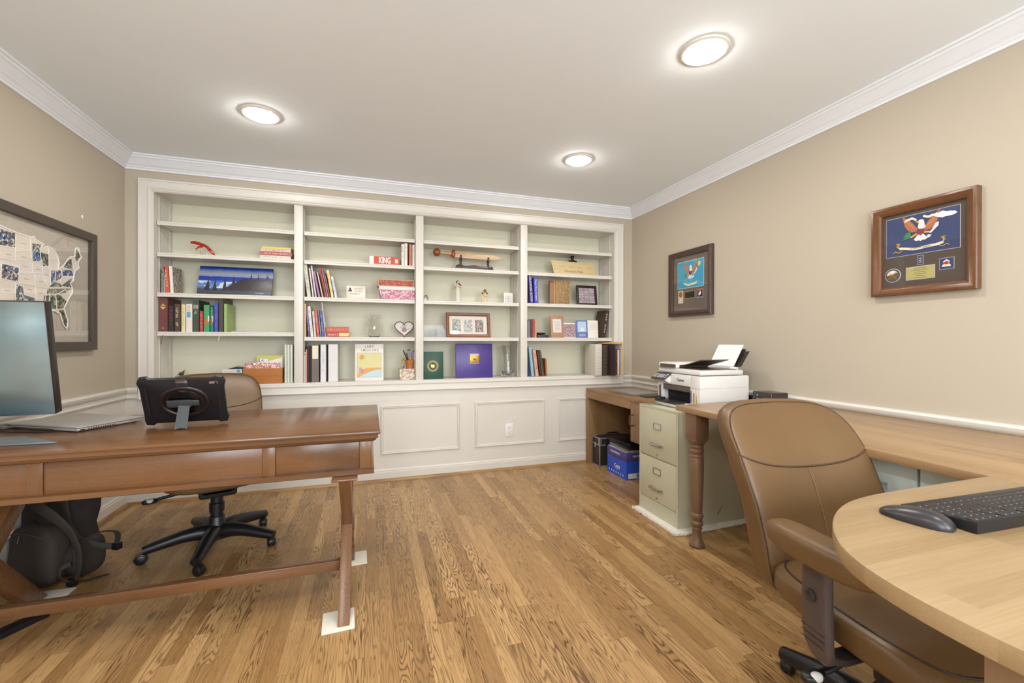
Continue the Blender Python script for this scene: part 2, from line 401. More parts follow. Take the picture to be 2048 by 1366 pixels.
# ================================================================ built-in bookcase
bc = thing('bookcase', 'white built-in bookcase with four bays and pale green back, set in the back wall', 'bookcase', (0, 0, 0))
XD = [(.168, .168), (1.065, 1.126), (1.988, 2.051), (2.919, 2.983), (3.88, 3.88)]
bays = [(XD[i][1], XD[i+1][0]) for i in range(4)]
MB().frame((.081, .730, 3.971, 2.283), [(0, .0005), (0, .020), (.006, .024), (.011, .022), (.014, .016), (.052, .013), (.056, .019), (.066, .021), (.072, .015), (.078, .016), (.086, .008), (.088, .0005)], lambda u, v, h: (u, -h, v)).build('casing', TRIM, bc)
B((NX0, ND, NZ0), (NX1, ND+.02, NZ1)).build('back_panel', PANEL, bc)
for a, b in ((NX0-.003, NX0), (NX1, NX1+.003)): B((a, 0, NZ0), (b, ND, NZ1)).build('side_panel', TRIM, bc)
B((NX0, .001, NZ1), (NX1, ND, NZ1+.003)).build('top_panel', TRIM, bc)
B((NX0, .001, NZ0-.003), (NX1, ND, NZ0)).build('bottom_shelf', TRIM, bc)
for a, b in XD[1:4]: B((a, .003, NZ0), (b, ND, NZ1), .0015).build('divider', TRIM, bc)
def track_mat():
    g = G('perforated_track'); o = g.sep(g.co()); f = g.mth('FRACT', g.mth('MULTIPLY', o[2], 1/.0127))
    k = g.mth('MULTIPLY', g.mth('LESS_THAN', g.mth('ABSOLUTE', g.mth('SUBTRACT', f, .5)), .2), g.mth('LESS_THAN', g.mth('ABSOLUTE', g.mth('SUBTRACT', g.mth('FRACT', g.mth('MULTIPLY', g.mth('SUBTRACT', o[1], .0), 1/.016)), .5)), .3))
    g.fin(g.mix(k, lin('E3DDD2'), lin('6E675C')), .4); return g.m
TRK = track_mat()
for i, (a, b) in enumerate(bays):
    for x0, x1 in ((a, a+.003), (b-.003, b)):
        for y in (.080, .256): B((x0, y, NZ0+.002), (x1, y+.016, NZ1-.02)).build('shelf_track', TRK, bc)
ZSH = [[2.005, 1.780, 1.491, 1.210], [2.005, 1.780, 1.491, 1.176], [2.005, 1.780, 1.491, 1.176], [2.005, 1.780, 1.494, 1.176]]
sp = [(.036, -.030), (.036, -.018), (.039, -.014), (.036, -.011), (.036, -.003), (.040, 0), (ND-.012, 0), (ND-.012, -.020), (.052, -.020), (.052, -.030)]
for i, (a, b) in enumerate(bays):
    for k, z in enumerate(ZSH[i]):
        s = MB().prism([(y, z+d) for y, d in sp], 'x', a+.005, b-.005).build('shelf', TRIM, bc)
        mb = MB()
        for x in (a, b-.008):
            for y in (.083, .259): mb.box((x, y, z-.026), (x+.008, y+.010, z-.0205))
        mb.build('shelf_clip', CHR, s)

# ================================================================ books
BY = .065
def marks(parent, x, z0, z1, w, col, y, rng, nm='spine_lettering', rows=1):
    mb = MB(); z = z1-.012
    while z > z0+.012:
        for _ in range(rng.randint(3, 8)):
            h = rng.uniform(.0018, .0034); q = w*rng.uniform(.10, .22); k = w*rng.choice((-.08, 0, .06))
            if z-h < z0: break
            if rng.random() < .5: mb.box((x+k-q, y-.0006, z-h*.45), (x+k+q, y, z)); mb.box((x+k-q, y-.0006, z-h), (x+k-q*.4, y, z-h*.4))
            else: mb.box((x+k-q, y-.0006, z-h), (x+k+q*rng.uniform(-.2, 1), y, z-h*.35))
            z -= h+.0011
        z -= .007 if rng.random() < .75 else .035
    if len(mb.bm.verts): return mb.build(nm, col, parent)
def book(x0, x1, xt, h, z, col, label, group, depth=.15, ink=None, txt=None, tsz=None, y=BY, page=True, cov=.0022, face=None, name='book', cat='book'):
    # upright book, spine facing the room; leans so that its top-left corner reaches xt
    w = max(x1-x0, .004); a = math.asin(max(-.5, min(.5, (x0-xt)/h))) if abs(xt-x0) > .006 else 0
    w *= cos(a); t = thing(name, label, cat, (0, 0, 0), 0, group)
    hh = h/cos(a)
    M = Matrix.Translation((x0, y, z)) @ Matrix.Rotation(-a, 4, 'Y')
    if a < 0: M = Matrix.Translation((x1, y, z)) @ Matrix.Rotation(-a, 4, 'Y') @ Matrix.Translation((-w, 0, 0))
    t.matrix_world = M
    if isinstance(col, str): col = mat(col, .45)
    c = min(cov, w*.25); mb = MB()
    mb.prism([(0, 0), (c, -.003), (w-c, -.003), (w, 0), (w, depth), (w-c, depth), (w-c, c), (c, c), (c, depth), (0, depth)] if page else [(0, 0), (w, 0), (w, depth), (0, depth)], 'z', 0, hh)
    mb.build('cover', [col], t, 25)
    if page: B((c, c, .003), (w-c, depth-.004, hh-.003)).build('pages', PAGE, t)
    rng = random.Random(int(x0*1000)+int(z*977))
    if txt:
        sz = tsz or w*.7
        q = text('spine_title', txt, sz, ink or PAP, t, (w/2, -.0036, hh*.52), '-y', rot=-pi/2)
    elif ink and w > .008: marks(t, w/2, hh*.15, hh*.93, w, ink, -.0032, rng)
    return t, w, hh
INK = mat('2A2622', .6); GOLD = mat('C9A45A', .35, .5); CRM = mat('E6DCC4', .6); REDI = mat('A3272E', .5)
V4 = [(0.188, 0.206, 0.182, 0.184),(0.206, 0.218, 0.197, 0.188),(0.218, 0.240, 0.2, 0.195),(0.242, 0.262, 0.232, 0.195)]
G1 = 'books at the left end of the left bay, third shelf down'
PIC = patch('leaf_photo_cover', ['D9D4CC','8B857C','5B564F','B9B3A9','A3704F','E4E0DA'], 40, 'n')
z = 1.491
book(.186, .199, .186, .182, z, patch('green_grey_spine', ['6B7350','8A8A7C','4C5440'], 30, 'n'), 'thin grey-green book against the left side, shelf above the maroon book', G1, .13)
book(.200, .212, .196, .186, z, 'A696A8', 'thin lilac book between the grey-green book and the orange-spined book', G1, .14)
book(.214, .240, .2, .195, z, 'C85A3E', 'orange-red spined book left of the canvas painting', G1, .15, ink=CRM)
t, w, hh = book(.242, .262, .232, .195, z, 'E8E2DA', 'white-spined book with a grey leaf picture on its cover, left of the canvas painting', G1, .17)
B((w, .002, .002), (w+.0008, .168, hh-.002)).build('cover_picture', PIC, t)
z = 1.2105; G2 = 'row of hardbacks and picture books on the fourth shelf of the left bay'
MAR = '6E3A36'
t, w, hh = book(.172, .226, .17, .246, z, MAR, 'thick maroon hardback with gold emblem, left end of the fourth shelf', G2, .235)
mb = MB(); mb.prism([(-.016, .175), (0, .160), (.016, .175), (.018, .18), (-.018, .18)], 'y', -.004, -.0032); mb.prism([(-.014, .186), (.014, .186), (.006, .196), (0, .203), (-.006, .196)], 'y', -.004, -.0032); mb.prism([(-.006, .02), (.006, .02), (0, .035)], 'y', -.004, -.0032)
mb.xf(Matrix.Translation((w/2, 0, 0))).build('gold_emblem', GOLD, t)
MB().tube([(.03, -.002, .0), (.031, -.022, -.004), (.032, -.030, -.03), (.030, -.032, -.06), (.027, -.033, -.092)], [.0018, .002, .002, .002, .0022], 6, .4).build('ribbon_marker', mat('7A2A2C', .5), t)
rows = [
 (.230, .264, .227, .189, '26211F', 'black book with red and white lettering next to the thick maroon hardback', .19, REDI),
 (.267, .305, .266, .201, '4E3A28', 'brown hardback with cream bands, third in the fourth-shelf row of the left bay', .17, CRM),
 (.309, .334, .306, .200, 'DDD2A2', 'cream-yellow book beside the brown hardback with cream bands', .16, mat('B49A4E', .6)),
 (.338, .377, .336, .204, 'E4D9CC', 'white book with a blue picture on its spine', .17, None),
 (.381, .420, .382, .235, '3B4A38', 'tall dark green hardback with a pale crest, middle of the left bay row', .22, None),
 (.424, .445, .424, .155, 'B83A3E', 'short red book right of the tall dark green hardback', .12, mat('E39A98', .5)),
 (.449, .486, .446, .200, '3F9A62', 'bright green picture book with an orange fox on its spine', .17, None),
 (.491, .511, .489, .188, '2E7A6C', 'slim teal book between the fox book and the blue book', .16, CRM),
 (.516, .541, .513, .218, '4450A8', 'blue book with pink lettering near the right end of the row', .18, mat('D06A8A', .5)),
 (.545, .576, .544, .255, '4A3E34', 'tall dark brown ring album reaching the shelf above', .235, None),
 (.579, .600, .579, .211, '93AE6C', 'light green book ending the row on the fourth shelf', .20, None)]
for x0, x1, xt, h, c, lb, d, ink in rows:
    t, w, hh = book(x0, x1, xt, h, z, c, lb, G2, d, ink=ink)
    if 'blue picture' in lb:
        B((w*.15, -.0036, .105), (w*.75, -.003, .145), .0003).build('spine_picture', mat('5E9FC4', .5), t)
        marks(t, w/2, .15, .2, w, mat('8C6A5C', .6), -.0032, random.Random(3))
    if 'pale crest' in lb:
        mb = MB(); 
        for dx in (-.008, .008):
            for dz in (-.007, .007): mb.frame((w/2+dx-.006, .185+dz-.006, w/2+dx+.006, .185+dz+.006), [(0, .0032), (0, .004), (.002, .004), (.002, .0032)], lambda u, v, h: (u, -h, v))
        mb.build('crest', CRM, t); marks(t, w/2, .13, .168, w*.9, CRM, -.0032, random.Random(5))
    if 'fox' in lb:
        marks(t, w/2, .12, hh-.005, w*.8, mat('D9603C', .5), -.0032, random.Random(9))
        mb = MB(); mb.prism([(w*.1, .055), (w*.5, .05), (w*.9, .08), (w*.75, .10), (w*.6, .085), (w*.4, .105), (w*.25, .085)], 'y', -.0042, -.0032); mb.build('fox', mat('C4652E', .5), t)
        B((w*.75, -.0046, .075), (w*.97, -.0042, .12), .0002).build('cream_patch', CRM, t)
    if 'ring album' in lb:
        MB().tube([(w*.4, -.003, .0), (w*.38, -.022, -.004), (w*.35, -.030, -.03), (w*.28, -.032, -.062)], .002, 6, .5).build('ribbon_marker', WHT, t)
GP = 'loose sheets on the fourth shelf of the left bay'
one(MB().box((-.15, -.05, 0), (.16, .10, .003)).box((-.14, -.06, .003), (.11, .09, .005)), 'paper_stack', PAP, 'few loose sheets lying flat right of the light green book', 'paper', (.772, .125, 1.2105), rz=.03)
# stack of four lying books, second shelf of left bay
def flat(x0, x1, z0, h, col, label, group, y0=.075, d=.13, ink=None, txt=None, tsz=None, spine_front=True, name='book', inset=0):
    t = thing(name, label, 'book', ((x0+x1)/2, y0, z0), 0, group); w = (x1-x0)/2; c = .0018
    if isinstance(col, str): col = mat(col, .45)
    mb = MB(); mb.prism([(0, 0), (-.002, c), (-.002, h-c), (0, h), (d, h), (d, h-c), (c, h-c), (c, c), (d, c), (d, 0)], 'x', -w, w); mb.build('cover', col, t, 25)
    B((-w+.003, c, c), (w-.003, d-.003, h-c)).build('pages', PAGE, t)
    if txt: text('spine_title', txt, tsz or h*.7, ink, t, (inset, -.0028, h/2), '-y')
    elif ink: 
        mb = MB(); x = -w*.85; rng = random.Random(int(z0*1e4+x0*1e3))
        while x < w*.85:
            k = rng.uniform(.0022, .0042); zz = h*rng.uniform(.28, .36)
            if rng.random() < .82: mb.box((x, -.0026, zz), (x+k*.45, -.002, h*.68)); mb.box((x, -.0026, h*.5), (x+k, -.002, h*rng.uniform(.58, .68)))
            x += k*1.25 if rng.random() < .85 else .012
        mb.build('spine_lettering', ink, t)
    return t
G3 = 'stack of four books lying at the right of the second shelf, left bay'; z = 1.7805
flat(.819, 1.031, z, .0265, 'DCD3C8', 'cream book at the bottom of the four-book stack', G3, ink=mat('B7A79A', .6))
flat(.816, 1.038, z+.027, .029, 'B75A54', 'red book second from the bottom of the four-book stack', G3, ink=CRM)
flat(.824, 1.031, z+.0565, .0195, 'DCC9C4', 'pinkish white book third from the bottom of the four-book stack', G3, ink=REDI)
flat(.829, 1.034, z+.0765, .018, 'D6C468', 'thin yellow book on top of the four-book stack', G3)
# white binders at base of bay 1
G4 = 'thin white binders at the right end of the left bay, bottom'
for (a, b), lb in zip(((.988, 1.004), (1.007, 1.025), (1.028, 1.046)), ('leftmost of the thin pale binders beside the orange wooden box', 'middle of the thin pale binders beside the orange wooden box', 'rightmost of the thin pale binders, against the first divider')):
    book(a, b, a, .300, NZ0+.0005, 'D8DACA', lb, G4, .22, name='binder', cat='binder')
# ---- bay 2
G5 = 'upright books at the right of the second shelf, second bay'; z = 1.7805
book(1.875, 1.897, 1.875, .181, z, 'E2DBD0', 'white book with black lettering, leftmost of the upright four by the KING book', G5, .14, ink=INK)
book(1.899, 1.924, 1.899, .189, z, 'E6E0D6', 'tallest white book with grey lettering in the upright four', G5, .14, ink=mat('55504C', .6))
book(1.937, 1.960, 1.937, .183, z, 'C4764A', 'orange book in the upright four by the second divider', G5, .14, ink=mat('8A4A2C', .6))
book(1.964, 1.984, 1.964, .182, z, 'E2DCD2', 'white book against the second divider', G5, .14, ink=mat('8A8680', .6))
t = flat(1.62, 1.855, z, .068, 'C9482F', 'thick red and white book lying flat with KING in big white letters', 'single lying book', d=.15)
tt = text('spine_title', 'KING', .070, WHT, t, (.002, -.0035, .034), '-y', sx=.56, bold=.0022)
B((-.1185, -.0028, .001), (-.085, -.002, .067)).build('white_band', WHT, t); B((.085, -.0032, .018), (.108, -.002, .05)).build('publisher_mark', CRM, t)
G6 = 'leaning picture books on the third shelf, second bay'; z = 1.4915
L3 = [(1.150, 1.177, 1.121, .255, 'C9C3B6', 'white comb-bound book leaning at the left of the third shelf, second bay', mat('6C675E', .6)),
 (1.188, 1.199, 1.160, .228, 'DAD4C4', 'thin cream book second from the left among the leaning picture books', None),
 (1.207, 1.219, 1.174, .250, 'CFC4D0', 'tall pale lilac book among the leaning picture books', None),
 (1.230, 1.245, 1.193, .205, 'A4789A', 'mauve book in the middle of the leaning picture books', None),
 (1.258, 1.268, 1.219, .197, 'D6CBB4', 'cream thin book right of the mauve book', None),
 (1.280, 1.294, 1.236, .235, 'B8322F', 'red picture book standing taller in the leaning row', mat('3B2F2C', .5)),
 (1.298, 1.306, 1.254, .231, '9AA0A2', 'thin grey book leaning against the red picture book', None),
 (1.310, 1.321, 1.271, .198, '8F3A40', 'dark red patterned book left of the pale yellow book', CRM),
 (1.326, 1.345, 1.290, .219, 'DCD48E', 'pale yellow book near the right end of the leaning row', mat('C85A4A', .5)),
 (1.352, 1.371, 1.322, .168, 'D4D2DC', 'short white and blue book at the right end of the leaning row', mat('3B5AA6', .5))]
for r in L3: book(*r[:4], z, r[4], r[5], G6, .15, ink=r[6])
G7 = 'leaning books on the fourth shelf, second bay'; z = 1.1765
L4 = [(1.128, 1.141, 1.128, .262, 'D9B48C', 'tall white and orange book against the first divider, fourth shelf of second bay', None),
 (1.156, 1.171, 1.140, .229, '5F4B86', 'purple book leaning in the second bay', CRM),
 (1.175, 1.195, 1.152, .241, 'DEDACE', 'white book with dark lettering leaning beside the purple book', INK),
 (1.200, 1.216, 1.184, .203, 'CFC6C4', 'pinkish white book left of the red one in the second bay', INK),
 (1.221, 1.242, 1.201, .211, 'C4523E', 'red leaning book in the middle of the fourth-shelf row, second bay', mat('E8C8B8', .5)),
 (1.246, 1.255, 1.226, .213, '7E9AA0', 'thin grey-blue book between the red one and the blue one', None),
 (1.258, 1.277, 1.240, .204, '46549A', 'blue leaning book with pale lettering in the second bay', CRM),
 (1.280, 1.286, 1.254, .278, 'E2DED6', 'tall white spiral notebook leaning at the end of the row', None)]
for r in L4: book(*r[:4], z, r[4], r[5], G7, .15, ink=r[6])
t = flat(1.290, 1.459, z, .037, 'B4413E', 'red and yellow paperback under another on the fourth shelf, second bay', 'two paperbacks lying on the fourth shelf', d=.11, ink=CRM)
B((.010, -.0034, .004), (.083, -.002, .033)).build('yellow_band', mat('D8C878', .5), t)
flat(1.288, 1.456, z+.0375, .043, 'C4523E', 'red-orange paperback on top of the other, beside the spiral notebook', 'two paperbacks lying on the fourth shelf', d=.11, ink=mat('E6B98A', .5))
G8 = 'binders and folders at the bottom left of the second bay'; z = NZ0+.0005
R = [(1.128, 1.137, .241, 'D8D4CE', 'thin white folder with a black hole against the first divider', 'folder', .22),
 (1.139, 1.148, .262, 'D49A88', 'thin salmon folder beside the white folder', 'folder', .22),
 (1.151, 1.163, .286, '3A211C', 'dark red-brown binder left of the labelled brown binder', 'binder', .24),
 (1.165, 1.176, .285, '2A2426', 'thin black binder left of the labelled brown binder', 'binder', .24),
 (1.180, 1.236, .298, '6B5F54', 'thick grey-brown binder with a cream spine label', 'binder', .26),
 (1.246, 1.287, .300, 'D8D6D8', 'white binder with grey lettering and orange marks', 'binder', .26),
 (1.304, 1.376, .302, 'DAD7D4', 'widest plain white binder, bottom of the second bay', 'binder', .27)]
for x0, x1, h, c, lb, nm, d in R:
    t, w, hh = book(x0, x1, x0, h, z, c, lb, G8, d, name=nm, cat=nm)
    if 'cream spine label' in lb: B((w*.12, -.0036, hh*.62), (w*.88, -.003, hh-.008)).build('spine_label', CRM, t)
    if 'orange marks' in lb:
        marks(t, w/2, hh*.45, hh*.85, w*.5, mat('55585E', .5), -.0032, random.Random(2)); marks(t, w/2, hh*.25, hh*.38, w*.7, mat('D98A5A', .5), -.0032, random.Random(4))
    if 'black hole' in lb: MB().lathe([(.004, -.0036), (.004, -.003)], (w/2, 0, hh-.02), 14, 'y').build('hole', BLK, t)
# ---- bay 4
G9 = 'two blue-purple reference books on the third shelf, right bay'; z = 1.4945
book(3.034, 3.064, 3.014, .255, z, '4A3F94', 'purple grammar book leaning against the third divider', G9, .17, ink=CRM, txt='GRAMMAR BOOK', tsz=.030)
book(3.076, 3.116, 3.064, .238, z, '4650B4', 'thick blue book with white title beside the purple grammar book', G9, .17, ink=WHT, txt='Think Once & Open', tsz=.024)
G10 = 'small paperbacks at the left of the fourth shelf, right bay'; z = 1.1765
for x0, x1, h, c, lb, ink in ((3.012, 3.031, .160, '8E8494', 'grey paperback against the third divider, right bay', None), (3.033, 3.054, .168, '4E3F36', 'dark brown paperback in the small group, right bay', None),
    (3.056, 3.076, .171, 'B4564A', 'red and black paperback in the small group, right bay', INK), (3.079, 3.097, .172, 'D49C88', 'salmon paperback at the right of the small group, right bay', REDI)):
    book(x0, x1, x0-.002, h, z, c, lb, G10, .12, ink=ink)
G11 = 'leaning books at the bottom left of the right bay'; z = NZ0+.0005
for x0, x1, xt, h, c, lb, ink in ((2.995, 3.012, 2.995, .205, '4A6A8C', 'dark blue thin book against the third divider, bottom of right bay', None), (3.047, 3.075, 3.017, .272, '8FB2CC', 'tall light blue book leaning at the bottom of the right bay', mat('D8C86A', .5)),
    (3.087, 3.120, 3.057, .243, 'C9A893', 'cream and red patterned book leaning at the bottom of the right bay', mat('A3453C', .5)), (3.135, 3.150, 3.100, .235, '6A2C26', 'dark red thin book left of the dark green one, right bay', None),
    (3.154, 3.177, 3.118, .240, '44503C', 'dark green hardback leaning at the bottom of the right bay', None), (3.190, 3.204, 3.182, .165, 'B0603C', 'short orange-brown book at the right of the leaning group', None)):
    book(x0, x1, xt, h, z, c, lb, G11, .15, ink=ink)
# ================================================================ other things on the shelves
def lean_x(o, ang):  # tilt back about the bottom front edge
    o.rotation_euler.x = -ang; return o
# red arched driftwood-like sculpture
t = thing('sculpture', 'glossy red arched sculpture on a clear block, second shelf of the left bay', 'sculpture', (.43, .12, 1.7805))
pts = [(-.078, 0, .098), (-.055, -.004, .098), (-.025, .002, .092), (.005, 0, .082), (.022, .003, .072), (.040, 0, .052), (.058, -.003, .030), (.074, 0, .012)]
mb = MB().tube(pts, [.011, .016, .015, .014, .013, .014, .013, .007], 10, .75)
mb.tube([(-.005, 0, .072), (-.03, -.006, .066), (-.048, -.008, .046)], [.009, .006, .003], 8)
mb.build('body', mat('B32218', .25, var=.25, scale=60, bump=.4, bscale=90), t)
B((-.018, -.012, 0), (.030, .012, .071), .003).build('support_block', GLS, t)
# canvas painting
def canvas_mat():
    g = G('lakeside_painting'); c = g.co(); s = g.sep(c)
    wob = g.mth('MULTIPLY', g.mth('SUBTRACT', g.noise(g.comb(s[0], 0, 0), 14, 3), .5), .018)
    z = g.mth('ADD', s[2], wob)
    lo = g.mth('MULTIPLY', g.mth('SUBTRACT', .5, g.noise(c, 12, 3)), .25)
    col = g.ramp(g.mth('DIVIDE', z, .235), [(0, lin('4A4434')), (.20, lin('44566E')), (.30, lin('6F8FC8')), (.44, lin('5A7CC4')), (.52, lin('2A4AA8')), (.64, lin('24409A')), (.66, lin('8894B4')), (.80, lin('A4A8B8')), (.88, lin('5C80B4')), (.93, lin('1E3CA0')), (1, lin('14247C'))])
    glow = g.mth('MULTIPLY', g.mth('LESS_THAN', g.mth('ABSOLUTE', g.mth('SUBTRACT', s[2], .085)), .030), g.mth('GREATER_THAN', g.noise(g.comb(g.mth('MULTIPLY', s[0], 9), 0, g.mth('MULTIPLY', s[2], 22)), 1, 2), .53))
    col = g.mix(g.mth('MULTIPLY', glow, .75), col, lin('E4EAF0'))
    ph_ = g.mth('ADD', g.mth('MULTIPLY', s[0], 17), g.mth('MULTIPLY', g.noise(g.comb(s[0], 0, 0), 9, 1), 1.6))
    sp = g.mth('ABSOLUTE', g.mth('SUBTRACT', g.mth('FRACT', ph_), .5)); hn = g.n('ShaderNodeTexWhiteNoise', noise_dimensions='1D'); g.l.new(g.mth('FLOOR', ph_), hn.inputs['W'])
    rag = g.mth('MULTIPLY', g.mth('ABSOLUTE', g.mth('SUBTRACT', g.mth('FRACT', g.mth('MULTIPLY', s[2], 70)), .5)), .035)
    tz = g.mth('ADD', g.mth('ADD', g.mth('MULTIPLY', sp, .36), rag), g.mth('MULTIPLY', g.noise(c, 160, 2), .04))
    lim = g.mth('ADD', g.mth('ADD', g.mth('MULTIPLY', s[0], .12), .185), g.mth('MULTIPLY', hn.outputs[0], .022))
    k = g.mth('LESS_THAN', g.mth('ADD', s[2], tz), lim)
    mass = g.mth('LESS_THAN', g.mth('ADD', s[2], g.mth('MULTIPLY', g.noise(c, 60, 2), .02)), g.mth('MINIMUM', g.mth('ADD', g.mth('MULTIPLY', s[0], .75), .12), .15))
    k = g.mth('MAXIMUM', k, mass)
    kd = g.ramp(g.noise(c, 210, 3), [(.35, lin('14182C')), (.48, lin('33272A')), (.60, lin('4A4446')), (.72, lin('8A8CA4'))])
    lowg = g.mth('GREATER_THAN', s[2], .035); k = g.mth('MULTIPLY', k, lowg)
    g.fin(g.mix(k, col, kd), .35); return g.m
t = thing('canvas_painting', 'wide unframed canvas painting of dark fir trees before blue water, leaning in the left bay', 'painting', (.640, .105, 1.4925))
lean_x(t, radians(19))
B((-.250, 0, 0), (.250, .018, .238), .0015).build('canvas', canvas_mat(), t)
text('signature', 'Ann Reynolds', .010, WHT, t, (.165, -.0008, .022), '-y', ext=.0002)
# small dark mouse-like figurine on the sill, wooden box and cards
t = thing('figurine', 'small dark bronze animal figurine on a flat base at the bottom of the left bay', 'figurine', (.262, .20, NZ0+.0175))
BRZ = mat('4A3B2E', .4, .3, var=.3, scale=80)
one_ = MB().ell((0, 0, .061), (.018, .009, .013)).ell((.014, 0, .076), (.007, .006, .008)).tube([(.016, 0, .082), (.020, .002, .090), (.024, 0, .088)], [.002, .003, .001], 6).tube([(-.014, 0, .058), (-.028, 0, .052)], [.003, .001], 6)
for x in (-.010, .010): one_.tube([(x, 0, .055), (x+.002, 0, .046)], [.004, .003], 6)
one_.build('animal', BRZ, t); B((-.034, -.018, .036), (.022, .018, .046), .003).build('slab', mat('9C948A', .6), t)
B((-.028, -.014, -.017), (.016, .014, .036), .002).build('plinth', BLK, t)
t = thing('wooden_box', 'orange pine box holding cards and envelopes, bottom of the left bay', 'box', (.842, .045, NZ0+.0005))
wx, wd_, wh = .134, .18, .118
mb = MB(); mb.box((-wx, 0, 0), (wx, .010, .056)); mb.box((-wx, 0, .060), (wx, .010, wh)); mb.box((-wx, .002, .056), (wx, .009, .060)); mb.build('front', BOXW, t, 0)
mb = MB(); mb.box((-wx, .010, 0), (-wx+.009, wd_, wh)); mb.box((wx-.009, .010, 0), (wx, wd_, wh)); mb.box((-wx, wd_-.009, 0), (wx, wd_, wh)); mb.box((-wx+.009, .010, 0), (wx-.009, wd_-.009, .008)); mb.build('body', BOXW, t, 0)
GC = 'cards standing in the orange wooden box'
one(B((-.125, 0, 0), (.118, .004, .150), .001), 'greeting_card', patch('cake_card', ['E2A9B8','E6C7CE','D98AA6','8C5A3C','E8DFA8','E9D8DC'], 26, 'n'), 'pink card with a cake picture standing in the orange box', 'card', (.842, .062, NZ0+.01), GC)
one(B((-.09, 0, 0), (.10, .003, .205), .001), 'yellow_envelope', mat('C9C36A', .7), 'yellow-green envelope at the back of the orange box', 'envelope', (.868, .150, NZ0+.01), GC)
one(MB().prism([(-.085, 0), (.100, 0), (.100, .19), (.00, .158), (-.085, .150)], 'y', 0, .003), 'white_envelope', WHT, 'white open envelope in the orange box before the yellow one', 'envelope', (.865, .115, NZ0+.01), GC)
one(B((-.03, 0, 0), (.03, .002, .18), .001), 'spotted_card', patch('spot_card', ['E4DEE6','E4DEE6','7A6F8C'], 130), 'white card with violet spots between the envelopes in the orange box', 'card', (.83, .132, NZ0+.01), GC)
t = flat(.572, .700, NZ0+.086, .028, 'E6E2DA', 'white book with a blue square on its spine, lying left of the orange box', None, y0=.05, d=.12, txt='PATH & SPIRIT', tsz=.0125, ink=mat('8A8A88', .6), inset=-.015)
B((.030, -.0034, .004), (.056, -.002, .024), .0003).build('blue_emblem', mat('4FA0BE', .5), t)
one(B((-.06, 0, 0), (.055, .11, .0855), .002), 'black_storage_box', BLKM, 'black box under the white book, bottom of the left bay', 'box', (.640, .055, NZ0+.0003))
one(MB().prism([(-.05, 0), (.06, 0), (.05, .012), (.01, .018), (-.02, .008)], 'y', 0, .06), 'sunglasses_case', mat('3A2426', .5), 'dark folded pouch on top of the white book', 'pouch', (.645, .065, NZ0+.1147))
# comic-lettered sign card
t = thing('sign_card', 'clear stand-up card with a dark portrait silhouette and grey lettering, second bay', 'card', (1.513, .08, 1.4915))
B((-.074, 0, 0), (.074, .004, .104), .001).build('plate', mat('DDD5C4', .3), t)
MB().lathe([(.007, -.0008), (.007, 0)], (-.045, 0, .082), 16, 'y').prism([(-.060, .058), (-.030, .058), (-.032, .068), (-.040, .076), (-.050, .076), (-.058, .068)], 'y', -.0008, 0).build('silhouette', mat('3E3432', .6), t)
GRY = mat('7A7266', .7)
for i, (s, x, z, a) in enumerate((('YOU KNOW', .018, .080, 'CENTER'), ('YOU ARE A', .018, .060, 'CENTER'), ('MCHARBAH IF', -.008, .038, 'CENTER'))): text('lettering', s, .0165, GRY, t, (x, -.0005, z), '-y', align=a, sx=.72)
# red brocade box and pink box
t = thing('brocade_box', 'red brocade box with gold pattern on top of the pink paisley box', 'box', (1.832, .14, 1.4915+.108))
B((-.15, -.07, 0), (.15, .09, .062), .004).build('box', patch('red_brocade', ['A03A30','B0483A','8C2E28','C08858','A03A30'], 60, 'n'), t)
mb = MB().frame((-.148, .002, .148, .060), [(0, 0), (0, .002), (.006, .002), (.006, 0)], lambda u, v, h: (u, -.070-h, v)); mb.build('gold_border', mat('C49C7A', .4), t)
t = thing('paisley_box', 'pink and blue paisley box with a white lid band, third shelf of the second bay', 'box', (1.836, .045, 1.4915))
MB().prism([(-.125, 0), (.148, 0), (.148, .078), (-.140, .078)], 'y', .001, .19).build('body', patch('paisley', ['C2667E','D98AA0','E6D8DC','B8506C','C2667E','4E93A4','E0B4BE'], 32, 'n'), t)
B((-.144, -.002, .078), (.150, .193, .107), .003).build('lid', mat('DEDAD2', .5), t)
# vase, heart, glass things
t = thing('glass_vase', 'clear glass vase with a flared rim, fourth shelf of the second bay', 'vase', (1.657, .14, 1.1765))
def vase(prof, th): return [(max(r, .0005), z) for r, z in prof]+[(max(r-th, .0004), z) for r, z in prof[::-1] if z > .008]+[(.0004, .008)]
MB().lathe(vase([(.0005, 0), (.038, .0), (.046, .010), (.056, .05), (.059, .085), (.052, .125), (.040, .158), (.040, .168), (.052, .190)], .0025), n=40, caps=False).build('glass', GLS, t)
t = thing('heart_plaque', 'heart-shaped plaque with a pink handprint and dark beaded rim, second bay', 'plaque', (1.902, .12, 1.178))
lean_x(t, radians(8))
def heart(s):
    out = []
    for i in range(48):
        a = 2*pi*i/48; x = 16*sin(a)**3; y = 13*cos(a)-5*cos(2*a)-2*cos(3*a)-cos(4*a); out.append((x*s/16, (y+17)*s/16*.95))
    return out
MB().prism(heart(.074), 'y', 0, .008).build('plate', mat('C9C8BE', .4), t)
hp = heart(.078); MB().tube([(x, -.001, z-.002) for x, z in hp], .0035, 8, close=True).build('rim', mat('6B3A38', .5, var=.5, scale=400), t)
mb = MB(); mb.ell((0, -.001, .060), (.020, .002, .018))
for a, l in ((-50, .040), (-20, .052), (2, .056), (22, .052), (78, .050)):
    a = radians(a); mb.tube([(sin(a)*.014, -.001, .062+cos(a)*.012), (sin(a)*l, -.001, .062+cos(a)*l)], [.0055, .0045], 8, .3)
mb.build('handprint', mat('A9768C', .6, var=.3, scale=200), t)
